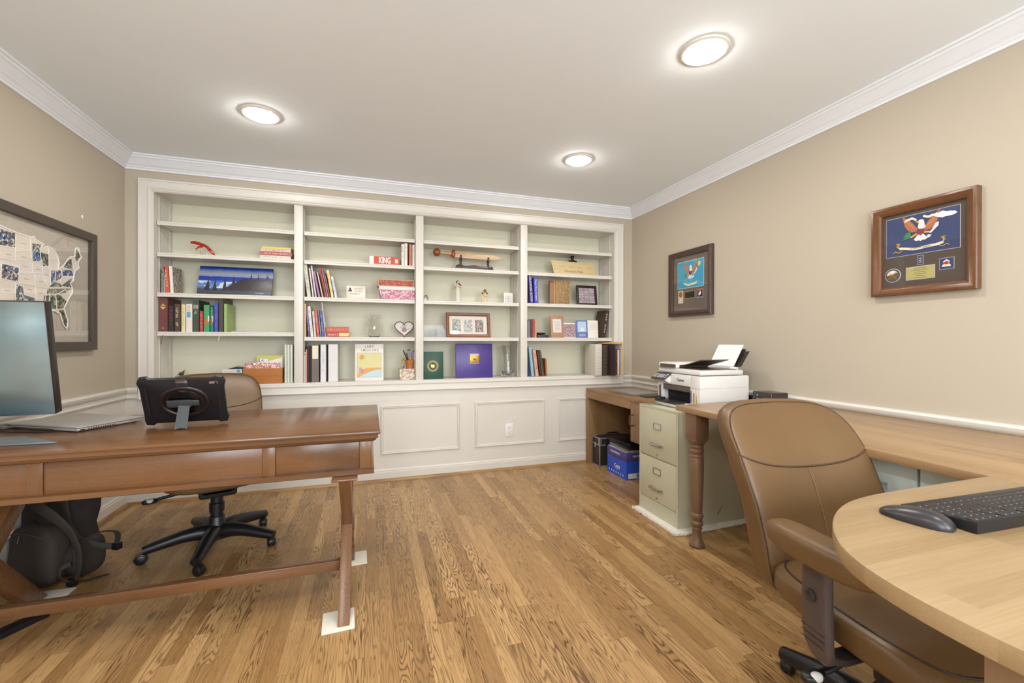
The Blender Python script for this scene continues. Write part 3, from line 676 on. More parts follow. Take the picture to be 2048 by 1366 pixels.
# Just imagine book: plain cover picture
t = thing('picture_book', 'large white picture book lettered JUST IMAGINE with a yellow and blue cover picture', 'book', (1.618, .06, NZ0+.0005))
lean_x(t, radians(6))
B((-.112, 0, 0), (.112, .018, .305), .001).build('cover', mat('E2DCD4', .4), t)
mb = MB(); mb.frame((-.095, .03, .095, .232), [(0, 0), (0, .0012), (.002, .0012), (.002, 0)], lambda u, v, h: (u, -h, v)); mb.build('picture_border', mat('8A8478', .5), t)
B((-.093, -.0006, .032), (.093, 0, .230)).build('yellow_sky', mat('D6CF96', .6), t)
mb = MB().prism([(-.093, .032)]+[(.093*cos(a), .032+.075*sin(a)) for a in [pi*(1-k/16) for k in range(0, 17)]][1:-8]+[(.093, .107), (.093, .032)], 'y', -.0016, -.0010); mb.build('orange_edge', mat('D9A45C', .6), t)
mb = MB().prism([(-.080, .032)]+[(-.080+.173*k/12, .032+.060*sin(pi/2*k/12)) for k in range(1, 13)]+[(.093, .032)], 'y', -.0022, -.0016); mb.build('blue_hill', mat('B9D2DA', .6), t)
mb = MB().lathe([(.020, -.0018), (.020, -.0008)], (-.060, 0, .195), 20, 'y'); mb.build('round_badge', mat('D89A5C', .6), t)
mb = MB()
for x, z, r in ((-.065, .085, .018), (-.05, .075, .014), (-.072, .105, .010)): mb.lathe([(r, -.0024), (r, -.001)], (x, 0, z), 8, 'y')
mb.build('pink_bush', mat('D09AA0', .6), t)
JC = ['C46A6A', '6A8AB4', '8A7AA0', '5AA08A', 'C4925A', '7AA05A', 'B46A8A']
for i, c in enumerate('JUST'): text('letter', c, .030, mat(JC[i % 7], .6), t, (-.028+i*.0185, -.0006, .283), '-y', bold=.0006)
for i, c in enumerate('IMAGINE'): text('letter', c, .026, mat(JC[(i+2) % 7], .6), t, (-.063+i*.0215, -.0006, .252), '-y', bold=.0006)
# floral box, pot with pens
FLOR = patch('floral_paper', ['E2D8C2','E2D8C2','E2D8C2','9A6A58','E2D8C2','7A6A50'], 42, 'n')
t = thing('floral_box', 'cream floral box under the terracotta pot, bottom of the second bay', 'box', (1.924, .05, NZ0+.0005))
B((-.064, 0, 0), (.060, .12, .066), .002).build('body', FLOR, t); B((-.066, -.002, .066), (.062, .122, .092), .002).build('lid', FLOR, t)
t = thing('terracotta_pot', 'small terracotta pot standing on the cream floral box', 'pot', (1.948, .105, NZ0+.0928))
MB().lathe([(.001, 0), (.026, 0), (.034, .050), (.039, .050), (.042, .072), (.037, .072), (.035, .055), (.024, .010), (.001, .010)], n=30, caps=False).build('pot', mat('B5713C', .7, bump=.2), t)
GPEN = 'pens standing in the terracotta pot'
P0 = Vector((1.948, .105, NZ0+.105))
for i, (dx, dy, dz, r, c, lb) in enumerate(((-.058, -.008, .150, .0045, '15151C', 'black pen leaning far left in the terracotta pot'), (-.046, .006, .135, .004, 'B8B4C8', 'silver-grey pen in the terracotta pot'), (-.030, -.004, .125, .0045, '1E2450', 'navy pen in the terracotta pot'), (-.060, -.010, .078, .004, '3A1A1C', 'dark red pen leaning lowest in the terracotta pot'), (.006, .004, .105, .0035, 'C89A6A', 'wooden pencil upright in the terracotta pot'))):
    d = Vector((dx, dy, dz)); mb = MB().tube([P0+d*.05, P0+d*.90, P0+d], [r, r, r*.35], 8); one(mb, 'pen', mat(c, .35), lb, 'pen', group=GPEN)
t = thing('artificial_flower', 'lilac flower with green leaves stuck in the terracotta pot', 'flower', (1.958, .105, NZ0+.105))
MB().tube([(0, 0, 0), (.008, 0, .08), (.006, 0, .125)], .0025, 6).build('stem', mat('4A5A30', .6), t)
mb = MB()
for dx, s in ((-.020, -1), (.028, 1)): mb.ell((dx, 0, .140-.006*s), (.016, .008, .004), 1, 1, 'z', 12, 6)
mb.build('leaf', mat('3E4A26', .6), t)
mb = MB()
for k in range(6): a = k*1.05; mb.ell((.006+.010*cos(a), -.004, .118+.010*sin(a)), (.007, .004, .007), 1, 1, 'z', 10, 6)
mb.build('petals', mat('9A78C0', .6), t)
t = thing('cord_ornament', 'yellow fuzzy cord with striped red tail beside the terracotta pot', 'ornament', (1.895, .085, NZ0+.093))
mb = MB()
for k in range(26): a = k*2.4; mb.tube([(0, 0, .062), (.004*cos(a)-.006+.020*cos(a*1.3), .012*sin(a), .062+.024*sin(a*.9))], [.0012, .0006], 5)
mb.build('fringe', mat('C9A83C', .7), t)
MB().tube([(.010, 0, .060), (-.010, -.004, .045), (-.006, -.004, .02), (.010, 0, .0025)], .0045, 8).build('striped_tail', patch('red_stripe', ['7A2A2A','D8CCC4'], 60, 'n'), t)
# ---- bay 3
t = thing('wooden_sword', 'wooden short sword with round pommel resting on a dark stand, third bay', 'sword', (2.466, .14, 1.7805+.136))
BLW = wood('pale_wood_blade', 'CDB088', 'A9865A', across='z', along='x', third='y', su=14, sv=1.2, freq=12)
DKW = mat('8A4A20', .3, var=.3, scale=40)
mb = MB().prism([(-.125, -.030), (.18, -.028), (.255, -.020), (.335, 0), (.255, .020), (.18, .026), (-.125, .028)], 'y', -.006, .006, .003); mb.build('blade', BLW, t)
MB().ell((-.138, 0, 0), (.018, .024, .037), .8, .8).build('guard', DKW, t)
MB().lathe([(.013, -.258), (.017, -.246), (.013, -.233), (.017, -.220), (.013, -.206), (.017, -.193), (.013, -.180), (.017, -.167), (.014, -.154)], n=20, ax='x').build('grip', BLW, t)
MB().ell((-.284, 0, 0), (.033, .030, .036)).build('pommel', DKW, t)
t.rotation_euler.y = radians(2.2)
t = thing('sword_stand', 'dark brown scalloped stand holding the wooden sword', 'stand', (2.523, .14, 1.7805))
DS = mat('3E2A26', .3)
pr = [(-.170, 0), (.170, 0)]+[(.172*cos(a), .030+.016*sin(a*1)+.010*cos(a*2*1.5)*1) for a in [pi*k/20 for k in range(1, 20)]]
pr = [(-.165, 0), (.165, 0), (.176, .018), (.168, .040), (.150, .050), (.125, .048), (.09, .040), (.05, .043), (0, .050), (-.05, .043), (-.09, .040), (-.125, .048), (-.150, .050), (-.168, .040), (-.176, .018)]
MB().prism(pr, 'y', -.008, .008, .002).build('base', DS, t)
for x, z in ((-.128, .132), (.126, .125)):
    mb = MB(); mb.tube([(x, 0, .004), (x, 0, z-.04)], [.011, .011], 10); mb.tube([(x, 0, z-.045), (x, -.015, z-.035), (x, -.017, z)], [.011, .009, .007], 8); mb.tube([(x, 0, z-.045), (x, .015, z-.035), (x, .017, z)], [.011, .009, .007], 8)
    mb.build('upright', DS, t)
t = thing('figurine', 'tall white robed angel figurine with wire wings and brown hair, third bay', 'figurine', (2.370, .14, 1.4915))
IV = mat('D6D0C2', .6, var=.05); SK = mat('C9A68C', .6)
MB().lathe([(.001, 0), (.030, 0), (.027, .05), (.020, .10), (.015, .128), (.019, .142), (.015, .155), (.006, .160), (.001, .161)], n=24, caps=False).build('robe', IV, t)
MB().ell((.003, -.003, .176), (.012, .012, .015)).build('head', SK, t)
mb = MB().ell((-.002, .004, .181), (.014, .013, .014)); mb.tube([(.0, .008, .176), (.015, -.004, .160), (.028, -.010, .146)], [.010, .008, .004], 8); mb.build('hair', mat('5A3A2A', .6), t)
MB().tube([(-.015, -.004, .146), (.002, -.020, .140), (.022, -.018, .132), (.030, -.008, .128)], [.006, .006, .005, .005], 8).build('arms', SK, t)
mb = MB()
for s, q in ((-1, (-.012, .010, .14)), (-1, (-.012, .012, .135))):
    k = len(mb.bm.verts)
mb.tube([(-.012, .012, .135), (-.035, .014, .155), (-.052, .014, .150), (-.045, .014, .138), (-.014, .012, .133)], .0012, 6); mb.tube([(-.012, .012, .132), (-.045, .014, .125), (-.046, .014, .112), (-.030, .014, .110), (-.012, .012, .128)], .0012, 6)
mb.build('wire_wings', mat('5C5850', .4, .6), t)
t = thing('figurine', 'small cream family figurine with three olive heads, third bay', 'figurine', (2.612, .12, 1.4915))
CR = mat('D2C09A', .6, var=.12, scale=90); OL = mat('7A6A45', .6)
mb = MB().lathe([(.001, 0), (.020, 0), (.018, .04), (.012, .085), (.006, .092), (.001, .093)], (.006, 0, 0), 18, caps=False).lathe([(.001, 0), (.014, 0), (.012, .03), (.009, .065), (.003, .07), (.001, .071)], (-.018, -.004, 0), 16, caps=False)
mb.tube([(-.020, -.006, .06), (-.002, -.018, .055), (.016, -.016, .062), (.022, -.006, .074)], [.005, .006, .006, .005], 8); mb.tube([(.018, 0, .078), (.030, -.010, .066), (.016, -.018, .058)], [.006, .006, .005], 8); mb.build('bodies', CR, t)
for c, r in (((.004, 0, .108), .014), ((-.020, -.004, .086), .010), ((.020, -.006, .086), .010)): MB().ell(c, (r, r, r*1.1), 1, 1, 'z', 16, 10).build('head', OL, t)
t = thing('picture_block', 'small white picture block with two sketched children, right of the third bay', 'block', (2.838, .12, 1.4915))
B((-.044, 0, 0), (.044, .020, .098), .002).build('block', mat('DDD8D0', .5), t)
mb = MB()
for cx in (-.014, .014):
    mb.tube([(cx+.012*cos(a), -.0008, .055+.014*sin(a)) for a in [2*pi*k/14 for k in range(14)]], .0011, 5, close=True); mb.tube([(cx-.008, -.0008, .042), (cx-.012, -.0008, .015), (cx+.012, -.0008, .015), (cx+.008, -.0008, .042)], .0011, 5)
mb.build('sketch', mat('5A4A5A', .6), t)
mb = MB()
for k in range(3): mb.lathe([(.0035, -.001), (.0035, .003)], (-.022+.01*k, .008, .103), 10, 'y')
mb.build('knobs', CRM, t)
t = thing('glass_dome', 'tiny clear glass dome at the left of the third shelf, third bay', 'ornament', (2.085, .11, 1.4915))
MB().lathe([(.0005, 0), (.019, 0), (.021, .010), (.019, .030), (.010, .046), (.0005, .051)], n=24, caps=False).build('dome', GLS, t)
MB().tube([(-.020, 0, .001), (-.019, 0, .032), (-.008, 0, .050), (.008, 0, .050), (.019, 0, .032), (.020, 0, .001)], .0012, 6).build('metal_loop', mat('6A6860', .3, .8), t)
t = thing('letter_holder', 'clear acrylic letter holder, fourth shelf of the third bay', 'letter holder', (2.165, .09, 1.1765))
def rr2(x0, z0, x1, z1, r, n=5):
    P = []
    for cx, cz, a0 in ((x1-r, z1-r, 0), (x0+r, z1-r, 90)):
        for k in range(n+1): a = radians(a0+90*k/n); P.append((cx+r*cos(a), cz+r*sin(a)))
    return [(x1, z0)]+P+[(x0, z0)]
for y, x0, x1, h in ((0, -.07, .09, .070), (.035, -.09, .085, .092), (.07, -.095, .08, .115)): MB().prism(rr2(x0, .004, x1, h, .018), 'y', y, y+.003).build('pane', ACR, t)
B((-.095, -.004, 0), (.09, .078, .004)).build('base', ACR, t)
# three-photo frame
t = thing('framed_photos', 'brown wooden frame with three small photos, fourth shelf of the third bay', 'photo frame', (2.462, .095, 1.177)); lean_x(t, radians(9))
MB().frame((-.200, 0, .200, .222), [(0, -.016), (0, .004), (.004, .009), (.014, .009), (.024, .004), (.028, -.004), (.028, -.012)], lambda u, v, h: (u, -h, v)).build('moulding', mat('7A4322', .3, var=.2, scale=25), t)
B((-.176, .008, .026), (.176, .012, .198)).build('mat_board', mat('DDD6CA', .7), t)
for x, c in ((-.108, ['8A8E84','C9CCC4','6A6E64','B4B8AE']), (-.002, ['B8B8B4','8C8C8A','D6D6D2','A0A09C']), (.100, ['4A6A40','C88AA0','2E4A2C','6C8A60','E0D0D4'])):
    B((x-.038, .0068, .050), (x+.038, .008, .162)).build('photo', patch('photo%d' % (x*1000), c, 45, 'n'), t)
B((-.176, .0035, .026), (.176, .0045, .198)).build('glass', PANE, t); B((-.19, .014, .01), (.19, .018, .212)).build('backing', mat('5A4632', .7), t)
t = thing('certificate_folder', 'dark green folder with a round gold seal, bottom of the third bay', 'folder', (2.147, .062, NZ0+.0005)); lean_x(t, radians(4))
B((-.083, 0, 0), (.083, .008, .236), .0015).build('cover', mat('1F4A38', .45), t)
mb = MB().lathe([(.046, -.0012), (.046, 0)], (-.008, 0, .112), 40, 'y'); mb.build('seal_disc', mat('2B4A38', .5), t)
mb = MB()
for r in (.046, .036): mb.tube([(-.008+r*cos(a), -.0014, .112+r*sin(a)) for a in [2*pi*k/36 for k in range(36)]], .0012, 5, close=True)
for k in range(30): a = 2*pi*k/30; mb.box((-.008+.041*cos(a)-.0015, -.0018, .112+.041*sin(a)-.002), (-.008+.041*cos(a)+.0015, -.001, .112+.041*sin(a)+.002))
mb.prism([(-.02, .100), (.004, .098), (.008, .112), (.002, .128), (-.008, .120), (-.020, .130), (-.026, .114)], 'y', -.0018, -.001); mb.build('seal', GOLD, t)
t = thing('presentation_album', 'large violet album with a square gold emblem, bottom of the third bay', 'album', (2.513, .085, NZ0+.0005)); lean_x(t, radians(4))
VIO = mat('4B3A86', .35)
B((-.168, 0, 0), (.168, .025, .305), .002).build('cover', VIO, t)
B((-.042, -.0015, .128), (.042, 0, .215), .0008).build('emblem_mount', mat('C9BCC4', .5), t)
MB().prism([(-.036, .134), (.036, .134), (.041, .140), (.041, .192), (.034, .199), (-.034, .199), (-.041, .192), (-.041, .140)], 'y', -.0045, -.0015, .0008).build('gold_emblem', mat('B8933E', .35, .7, var=.3, scale=90, bump=.5, bscale=300), t)
MB().prism([(-.022, .160), (-.002, .156), (.020, .162), (.010, .170), (.020, .178), (0, .172), (-.018, .182), (-.008, .169)], 'y', -.0056, -.0045).build('eagle', mat('6A4A1E', .4, .5), t)
t = thing('glass_vase', 'tall clear waisted glass vase, bottom right of the third bay', 'vase', (2.838, .13, NZ0+.0005))
MB().lathe(vase([(.0005, 0), (.060, 0), (.062, .006), (.056, .05), (.048, .12), (.047, .17), (.054, .23), (.068, .295)], .003), n=44, caps=False).build('glass', GLS, t)
# ---- bay 4
t = thing('novelty_ruler', 'wide wooden board lettered as a ruler, leaning on the second shelf, right bay', 'ruler', (3.497, .085, 1.7815)); lean_x(t, radians(12))
MB().prism([(-.212, .004), (.225, 0), (.218, .128), (-.236, .136)], 'y', 0, .006, .001).build('board', mat('CDB888', .6, var=.1, scale=30), t)
for i in range(13): text('number', str(i), .012, GRY, t, (-.215+i*.0345, -.0006, .113), '-y', ext=.0003)
for s, x in (('Nil', -.20), ('Crop Back', -.125), ('Cooked', -.03), ('Fish Story', .06), ('Fantastic', .165)): text('lettering', s, .013, GRY, t, (x, -.0006, .078), '-y', ext=.0003)
text('title', "Fisherman's Ruler", .028, mat('5E523C', .7), t, (-.002, -.0006, .033), '-y', ext=.0003)
MB().tube([(-.215, -.001, .060), (-.205, -.001, .048), (-.192, -.001, .048), (-.178, -.001, .060)], .0012, 5).build('hook_drawing', GRY, t)
t = thing('figurine', 'dark brown seated figurine peeking over the wooden ruler board', 'figurine', (3.530, .20, 1.7805))
DB = mat('3A2114', .45, var=.4, scale=60)
MB().lathe([(.001, 0), (.044, 0), (.040, .03), (.030, .09), (.034, .145), (.022, .163), (.001, .168)], n=20, caps=False).build('body', DB, t)
MB().ell((0, 0, .186), (.017, .017, .021)).build('head', DB, t); MB().ell((.0, .004, .193), (.020, .018, .018)).build('hair', mat('1E120C', .6), t)
mb = MB()
for s in (-1, 1): mb.tube([(s*.030, 0, .156), (s*.046, -.006, .14), (s*.040, -.02, .09), (s*.02, -.034, .07)], [.010, .009, .008, .007], 8)
mb.build('arms', DB, t)
t = thing('antique_book', 'brown half-leather book with mottled board, standing front out in the right bay', 'book', (3.342, .10, 1.4945))
t.rotation_euler.z = radians(-12)
ml = patch('marbled_board', ['6A4A24','A98448','4A3420','8E6A34','C4A468'], 420)
mb = MB(); mb.prism([(-.045, -.022), (-.030, -.026), (-.030, .020), (-.045, .016)], 'z', 0, .228); mb.build('spine', mat('7E3A1E', .4), t)
B((-.086, .000, .004), (.094, .040, .222)).build('pages', PAGE, t)
mb = MB(); mb.bm.free(); mb = MB()
mb.box((-.045, -.006, 0), (.10, 0, .228), .001); mb.build('front_board', ml, t)
B((-.094, -.0075, 0), (-.030, -.001, .228), .001).build('leather_hinge', mat('8A5A2E', .4), t)
B((-.094, -.004, 0), (-.088, .044, .228), .001).build('leather_spine', mat('7A2E1C', .4), t)
B((-.094, .040, 0), (.10, .045, .228), .001).build('back_board', ml, t)
mb = MB().box((-.050, -.0082, 0), (-.047, -.007, .228)); mb.box((-.033, -.0082, 0), (-.031, -.007, .228)); mb.build('gilt_lines', GOLD, t)
[bpy.data.objects.remove(o) for o in list(bpy.data.objects) if o.parent == t and o.name.startswith('spine')]
t = thing('framed_photos', 'square black frame filled with rows of small photos, right bay', 'photo frame', (3.655, .12, 1.495)); lean_x(t, radians(8)); t.rotation_euler.z = radians(0)
MB().frame((-.108, 0, .108, .198), [(0, -.014), (0, .006), (.004, .008), (.018, .006), (.021, 0), (.021, -.010)], lambda u, v, h: (u, -h, v)).build('moulding', mat('2E1F1C', .35), t)
mb = MB(); rng = random.Random(4); ph = [patch('tiny_photo%d' % k, c, 160, 'n') for k, c in enumerate((['D6C6D2','5A4650','E2D8DC','8A6A78'], ['C9B8C0','3E3238','E0D4D8','9A6A74'], ['E4DCE0','7A5A60','B8A8B8','4A3A50']))]
for r_ in range(6):
    for c_ in range(3): mb.mi = rng.randrange(3); mb.box((-.085+c_*.0575, .0045, .024+r_*.0255), (-.085+c_*.0575+.055, .0055, .024+r_*.0255+.0235))
mb.build('photos', ph, t); B((-.09, .0055, .018), (.09, .012, .18)).build('backing', BLKM, t); B((-.088, .001, .02), (.088, .002, .178)).build('glass', PANE, t)
GB = 'dark flat cases beside the small paperbacks'
one(MB().ell((0, 0, .011), (.048, .05, .011), .8, .9).xf(Matrix.Identity(4)), 'eyeglass_case', BLK, 'black domed glasses case on top of the flat dark wallet, right bay', 'case', (3.158, .125, 1.2035), GB)
one(B((-.058, -.05, 0), (.058, .05, .026), .006), 'wallet', mat('3A3634', .5), 'flat dark grey wallet under the glasses case, right bay', 'wallet', (3.168, .125, 1.1768), GB)
t = thing('framed_photos', 'pinkish-brown card frame holding a white printed sheet, right bay', 'photo frame', (3.322, .085, 1.177)); lean_x(t, radians(7))
B((-.068, 0, 0), (.068, .008, .208), .0015).build('frame', mat('B08468', .6, var=.12, scale=25), t)
B((-.046, -.0012, .048), (.042, 0, .178)).build('insert', mat('DAD2CC', .6), t)
mb = MB()
for k in range(8): mb.box((-.026, -.0018, .150-k*.011), (.026, -.0012, .1515-k*.011))
mb.build('printed_lines', GRY, t)
t = thing('greeting_card', 'small card with pink and blue flower print between the frame and the blue card', 'card', (3.450, .090, 1.177)); lean_x(t, radians(6))
B((-.062, 0, 0), (.062, .004, .142), .001).build('card', PAP, t); B((-.058, -.0008, .006), (.058, 0, .132)).build('flower_print', patch('flower_print', ['C25A78','E2D4DC','3E3A6A','8A6AA0','D8C08A','5A4A50','E8A0B0'], 55, 'n'), t)
t = thing('greeting_card', 'blue card with a white bird on pale sky, fourth shelf of the right bay', 'card', (3.577, .080, 1.177)); lean_x(t, radians(5))
B((-.062, 0, 0), (.060, .003, .168), .0008).build('card', mat('5C6EB8', .5), t)
MB().prism([(-.045, .055), (.048, .055), (.048, .150), (.040, .158), (-.036, .158), (-.045, .150)], 'y', -.0008, 0).build('pale_sky', mat('B4CCE4', .6), t)
MB().prism([(-.03, .068), (-.002, .062), (.034, .072), (.020, .085), (.030, .098), (.010, .090), (.004, .112), (-.006, .092), (-.022, .096), (-.012, .080)], 'y', -.0016, -.0008).build('bird', mat('E6E4D6', .6), t)
B((-.034, -.0008, .012), (.040, 0, .040)).build('grey_label', mat('9AA0C4', .5), t)
t = thing('greeting_card', 'white page with handwritten lines, right of the blue card', 'card', (3.699, .085, 1.177)); lean_x(t, radians(4))
B((-.058, 0, 0), (.056, .003, .170), .0008).build('card', PAP, t)
mb = MB(); rng = random.Random(8)
for k in range(5):
    x = -.045
    while x < .042: q = rng.uniform(.004, .012); mb.box((x, -.0006, .135-k*.013), (x+q*.7, 0, .1375-k*.013)); x += q
mb.build('handwriting', mat('8A8CA0', .6), t)
DKC = patch('dark_book_cover', ['3A2A24','4E3C34','2A1E1A','6A4A3A','3A2A24','8A7A6C'], 70, 'n')
t, w, hh = book(3.786, 3.826, 3.829, .264, 1.1768, '3A2B26', 'dark book with a collage cover leaning right against the side of the right bay', None, .17, ink=CRM, y=.075)
B((-.0009, .002, .004), (0, .168, hh-.004)).build('cover_picture', DKC, t)
GL = 'large files in the bottom right corner of the bookcase'
t = thing('box_file', 'off-white linen box file standing at the right of the bottom shelf, right bay', 'box file', (3.688, -.046, NZ0+.0005))
LIN = mat('CFC8BA', .8, var=.1, scale=60, bump=.3)
B((-.036, 0, 0), (.034, .22, .300), .004).build('case', LIN, t)
mb = MB(); rng = random.Random(6)
for k in range(9): mb.box((-.028, -.0008, .04+k*.026), (.026*rng.uniform(.5, 1), 0, .042+k*.026))
mb.build('spine_lines', mat('A39A8C', .7), t)
t, w, hh = book(3.727, 3.780, 3.727, .290, NZ0+.0005, '4A3D33', 'dark brown ribbed binder between the linen box file and the yellow magazine file', None, .22, y=-.046, name='binder', cat='binder')
mb = MB()
for k in range(7): mb.box((.004, -.005, .03+k*.036), (w-.004, -.0028, .034+k*.036))
mb.build('ribs', BLK, t)
RZ = radians(8)
t = thing('magazine_file', 'yellow card magazine file jutting out over the right casing of the bookcase', 'magazine file', (3.812, -.13, NZ0+.002), RZ)
YEL = mat('D2AE62', .6); PUR = mat('CDC6C4', .6)
B((.080, 0, 0), (.092, .26, .300)).build('right_wall', YEL, t); B((0, 0, 0), (.003, .26, .300)).build('left_wall', mat('3A2A28', .6), t)
MB().prism([(-.004, .300), (.092, .300), (.092, .318), (-.004, .312)], 'y', 0, .26).build('top_flap', YEL, t); B((.003, 0, 0), (.082, .26, .003)).build('bottom', YEL, t); B((.003, .256, .003), (.082, .26, .300)).build('back', YEL, t)
B((.0785, .003, .003), (.0795, .256, .299)).build('liner', PUR, t)
t = thing('photo_album', 'album with marbled dark brown cover and white pages inside the yellow magazine file', 'album', (3.815, -.105, NZ0+.006), RZ)
B((.004, 0, 0), (.042, .22, .245), .003).build('cover', patch('marbled_brown', ['3A1810','6A3420','52241A','2A120E'], 25, 'n'), t)
B((.044, -.004, 0), (.064, .215, .240), .002).build('pages', mat('CFC8C6', .7), t)
B((.065, -.006, 0), (.068, .22, .244), .001).build('back_cover', BLK, t)
# ================================================================ walnut writing desk (left)
dk = thing('writing_desk', 'walnut-stained writing desk with crossed legs and drawer fronts at the left', 'desk', (.877, -1.416, 0))
hx = .786; hy = .396; Z0 = .77
def off(mb): return mb
MB().box((-hx, -hy, Z0-.014), (hx, hy, Z0), .004).build('desktop', DESK, dk)
mb = MB().frame((-hx+.008, -hy+.008, hx-.008, hy-.008), [(0, Z0-.014), (.0, Z0-.030), (.006, Z0-.032), (.010, Z0-.040), (.020, Z0-.046), (.034, Z0-.046), (.034, Z0-.014)], lambda u, v, h: (u, v, h)); mb.build('top_moulding', DESK, dk)
ax, ay = hx-.038, hy-.040
zt, zb = Z0-.046, .606
mb = MB().box((-ax, -ay+.012, zb), (ax, ay-.012, zt)); mb.build('apron', DESKF, dk)
for x in (-ax+.022, -.362, .362, ax-.022):
    for s in (-1, 1): B((x-.023, s*(ay-.013) , zb), (x+.023, s*ay, zt), .001).build('post', DESKZ, dk)
for s in (-1, 1):
    for a, b in ((-ax+.046, -.386), (-.338, .338), (.386, ax-.046)):
        d = B((a, s*(ay-.013), zb+.003), (b, s*(ay-.005), zt-.003), .0015).build('drawer', DESKF, dk)
        if s > 0:
            k = MB()
            for x in ([(a+b)/2] if b-a < .4 else [-.2, .2]): k.lathe([(.005, ay-.006), (.005, ay+.008), (.011, ay+.014), (.008, ay+.020), (.001, ay+.021)], (x, 0, (zb+zt)/2), 16, 'y')
            k.build('knob', CHR, d)
mb = MB().frame((-ax-.014, -ay-.014, ax+.014, ay+.014), [(0, zb), (0, zb-.018), (.006, zb-.021), (.06, zb-.021), (.06, zb), (.012, zb+.004)], lambda u, v, h: (u, v, h)); mb.build('bottom_rail', DESK, dk)
# end panels with a slight outward flare
for s in (-1, 1):
    MB().prism([(s*(ax+.0015), zt), (s*(ax+.004), zt-.05), (s*(ax+.014), zb), (s*(ax+.0015), zb)], 'y', -ay, ay).build('end_panel', DESKZ, dk)
# crossed legs
for x in (-.646, .646):
    zz = zb-.021; cy_ = -.129
    B((x-.050, cy_-.288, zz-.010), (x+.050, cy_+.32, zz), .003).build('leg_mount', DESK, dk)
    for s in (-1, 1):
        # s=-1: foot at the front, top at the back
        y0_, y1_ = cy_+s*.272, cy_-s*.245; z0_, z1_ = .0085, zz-.010
        k_ = .034*math.hypot(y1_-y0_, z1_-z0_)/(z1_-z0_)
        xo = s*.0012
        mb = MB().prism([(y0_-k_, z0_), (y0_+k_, z0_), (y1_+k_, z1_), (y1_-k_, z1_)], 'x', x-.0225+xo, x+.0225+xo, .002); mb.build('leg', DESKZ, dk, 30)
    B((x-.028, cy_-.016, .262), (x+.030, cy_+.016, .332), .003).build('crossing_peg', DESKZ, dk)
B((-.625, -.256, .141), (.625, -.219, .184), .003).build('stretcher', DESK, dk)
PAD = mat('E2DCCC', .8, var=.04)
for x, y, r, lb in ((1.500, -1.812, .05, 'white square pad under the front right foot of the walnut desk'), (1.545, -1.295, .03, 'white square pad under the back right foot of the walnut desk'),
                    (.268, -1.250, -.03, 'white square pad under the back left foot of the walnut desk, near the backpack'), (.240, -1.812, 0, 'white square pad under the front left foot of the walnut desk')):
    one(B((-.062, -.070, 0), (.062, .070, .0078), .003), 'furniture_pad', PAD, lb, 'furniture pad', (x, y, .0002), 'white pads under the desk feet', r)
# ---------------------------------------------------------------- monitor
def mon_mat():
    g = G('monitor_back_painted_sheen'); g.fin(g.mix(g.noise(g.co(), 4, 3), lin('557884'), lin('A8B2B2')), .30, .85); return g.m  # silver back; teal daylight reflection painted in as noise colour
t = thing('computer_monitor', 'large monitor seen from behind with a blue-grey sheen, cut by the left edge', 'monitor', (.222, -1.505, Z0))
t.rotation_euler.z = radians(2)
def arc(d0, n=18, hwid=.205): return [(-hwid+2*hwid*k/n, -d0*(1-((-1+2*k/n))**2)) for k in range(n+1)]
mb = MB()
back = arc(.035)
cols = []
nz = 12
for j in range(nz+1):
    v = j/nz; z = .085+.445*v; bul = 1-(2*v-1)**4
    cols.append([(x, y*bul-.002, z) for x, y in back])
vs = [[mb.bm.verts.new(p) for p in row] for row in cols]
for a, b in zip(vs, vs[1:]):
    for i in range(len(a)-1): mb.face([a[i], a[i+1], b[i+1], b[i]])
SHM = mb.build('back_shell', mon_mat(), t, 60)
SHM.rotation_euler.x = radians(0)
B((-.207, -.001, .083), (.207, .042, .532), .004).build('bezel', mat('241A17', .3), t); B((-.200, .0421, .09), (.200, .0435, .525)).build('screen', mat('0C0D10', .08), t)
B((-.19, -.045, .007), (-.11, -.032, .30), .004).build('stand_neck', SIL, t)
MB().prism([(-.16, -.02), (.12, -.02), (.300, -.185), (.295, -.193), (-.16, -.150)], 'z', 0, .007, .003).build('stand_foot', mat('8FA0B0', .28, .8), t)
for o in [q for q in bpy.data.objects if q.parent == t and q.name.split('.')[0] in ('back_shell', 'bezel', 'screen')]:
    o.matrix_local = Matrix.Translation((0, 0, .085)) @ Matrix.Rotation(radians(9), 4, 'X') @ Matrix.Translation((0, 0, -.085))
# ---------------------------------------------------------------- laptop on the desk
t = thing('laptop', 'closed silver laptop lying on the walnut desk behind the monitor', 'laptop', (.352, -1.235, Z0), radians(-28))
t.location = (.370, -1.250, Z0+.0005); t.rotation_euler.z = radians(-30)
MB().box((-.205, -.135, .003), (.205, .135, .014), .004).build('base', SIL, t); MB().box((-.205, -.135, .0145), (.205, .135, .022), .003).build('lid', SIL, t)
mb = MB()
for k in range(12): mb.box((.2052, -.095+k*.009, .006), (.2056, -.090+k*.009, .011))
mb.box((-.15, -.1356, .006), (.08, -.1352, .009)); mb.box((.2052, -.125, .006), (.2056, -.108, .0105)); mb.build('vents', BLK, t)
for x in (-.17, .17): 
    for y in (-.11, .11): MB().lathe([(.008, 0), (.008, .0032)], (x, y, 0), 12).build('rubber_foot', BLK, t)
one(MB().tube([(.42, -1.352, Z0+.006), (.455, -1.39, Z0+.003), (.43, -1.43, Z0+.0025), (.33, -1.43, Z0+.0025), (.22, -1.385, Z0+.0025), (.12, -1.33, Z0+.004), (.11, -1.30, Z0+.008)], .002, 8), 'charging_cable', BLK, 'thin black cable curving in front of the closed laptop on the walnut desk', 'cable')
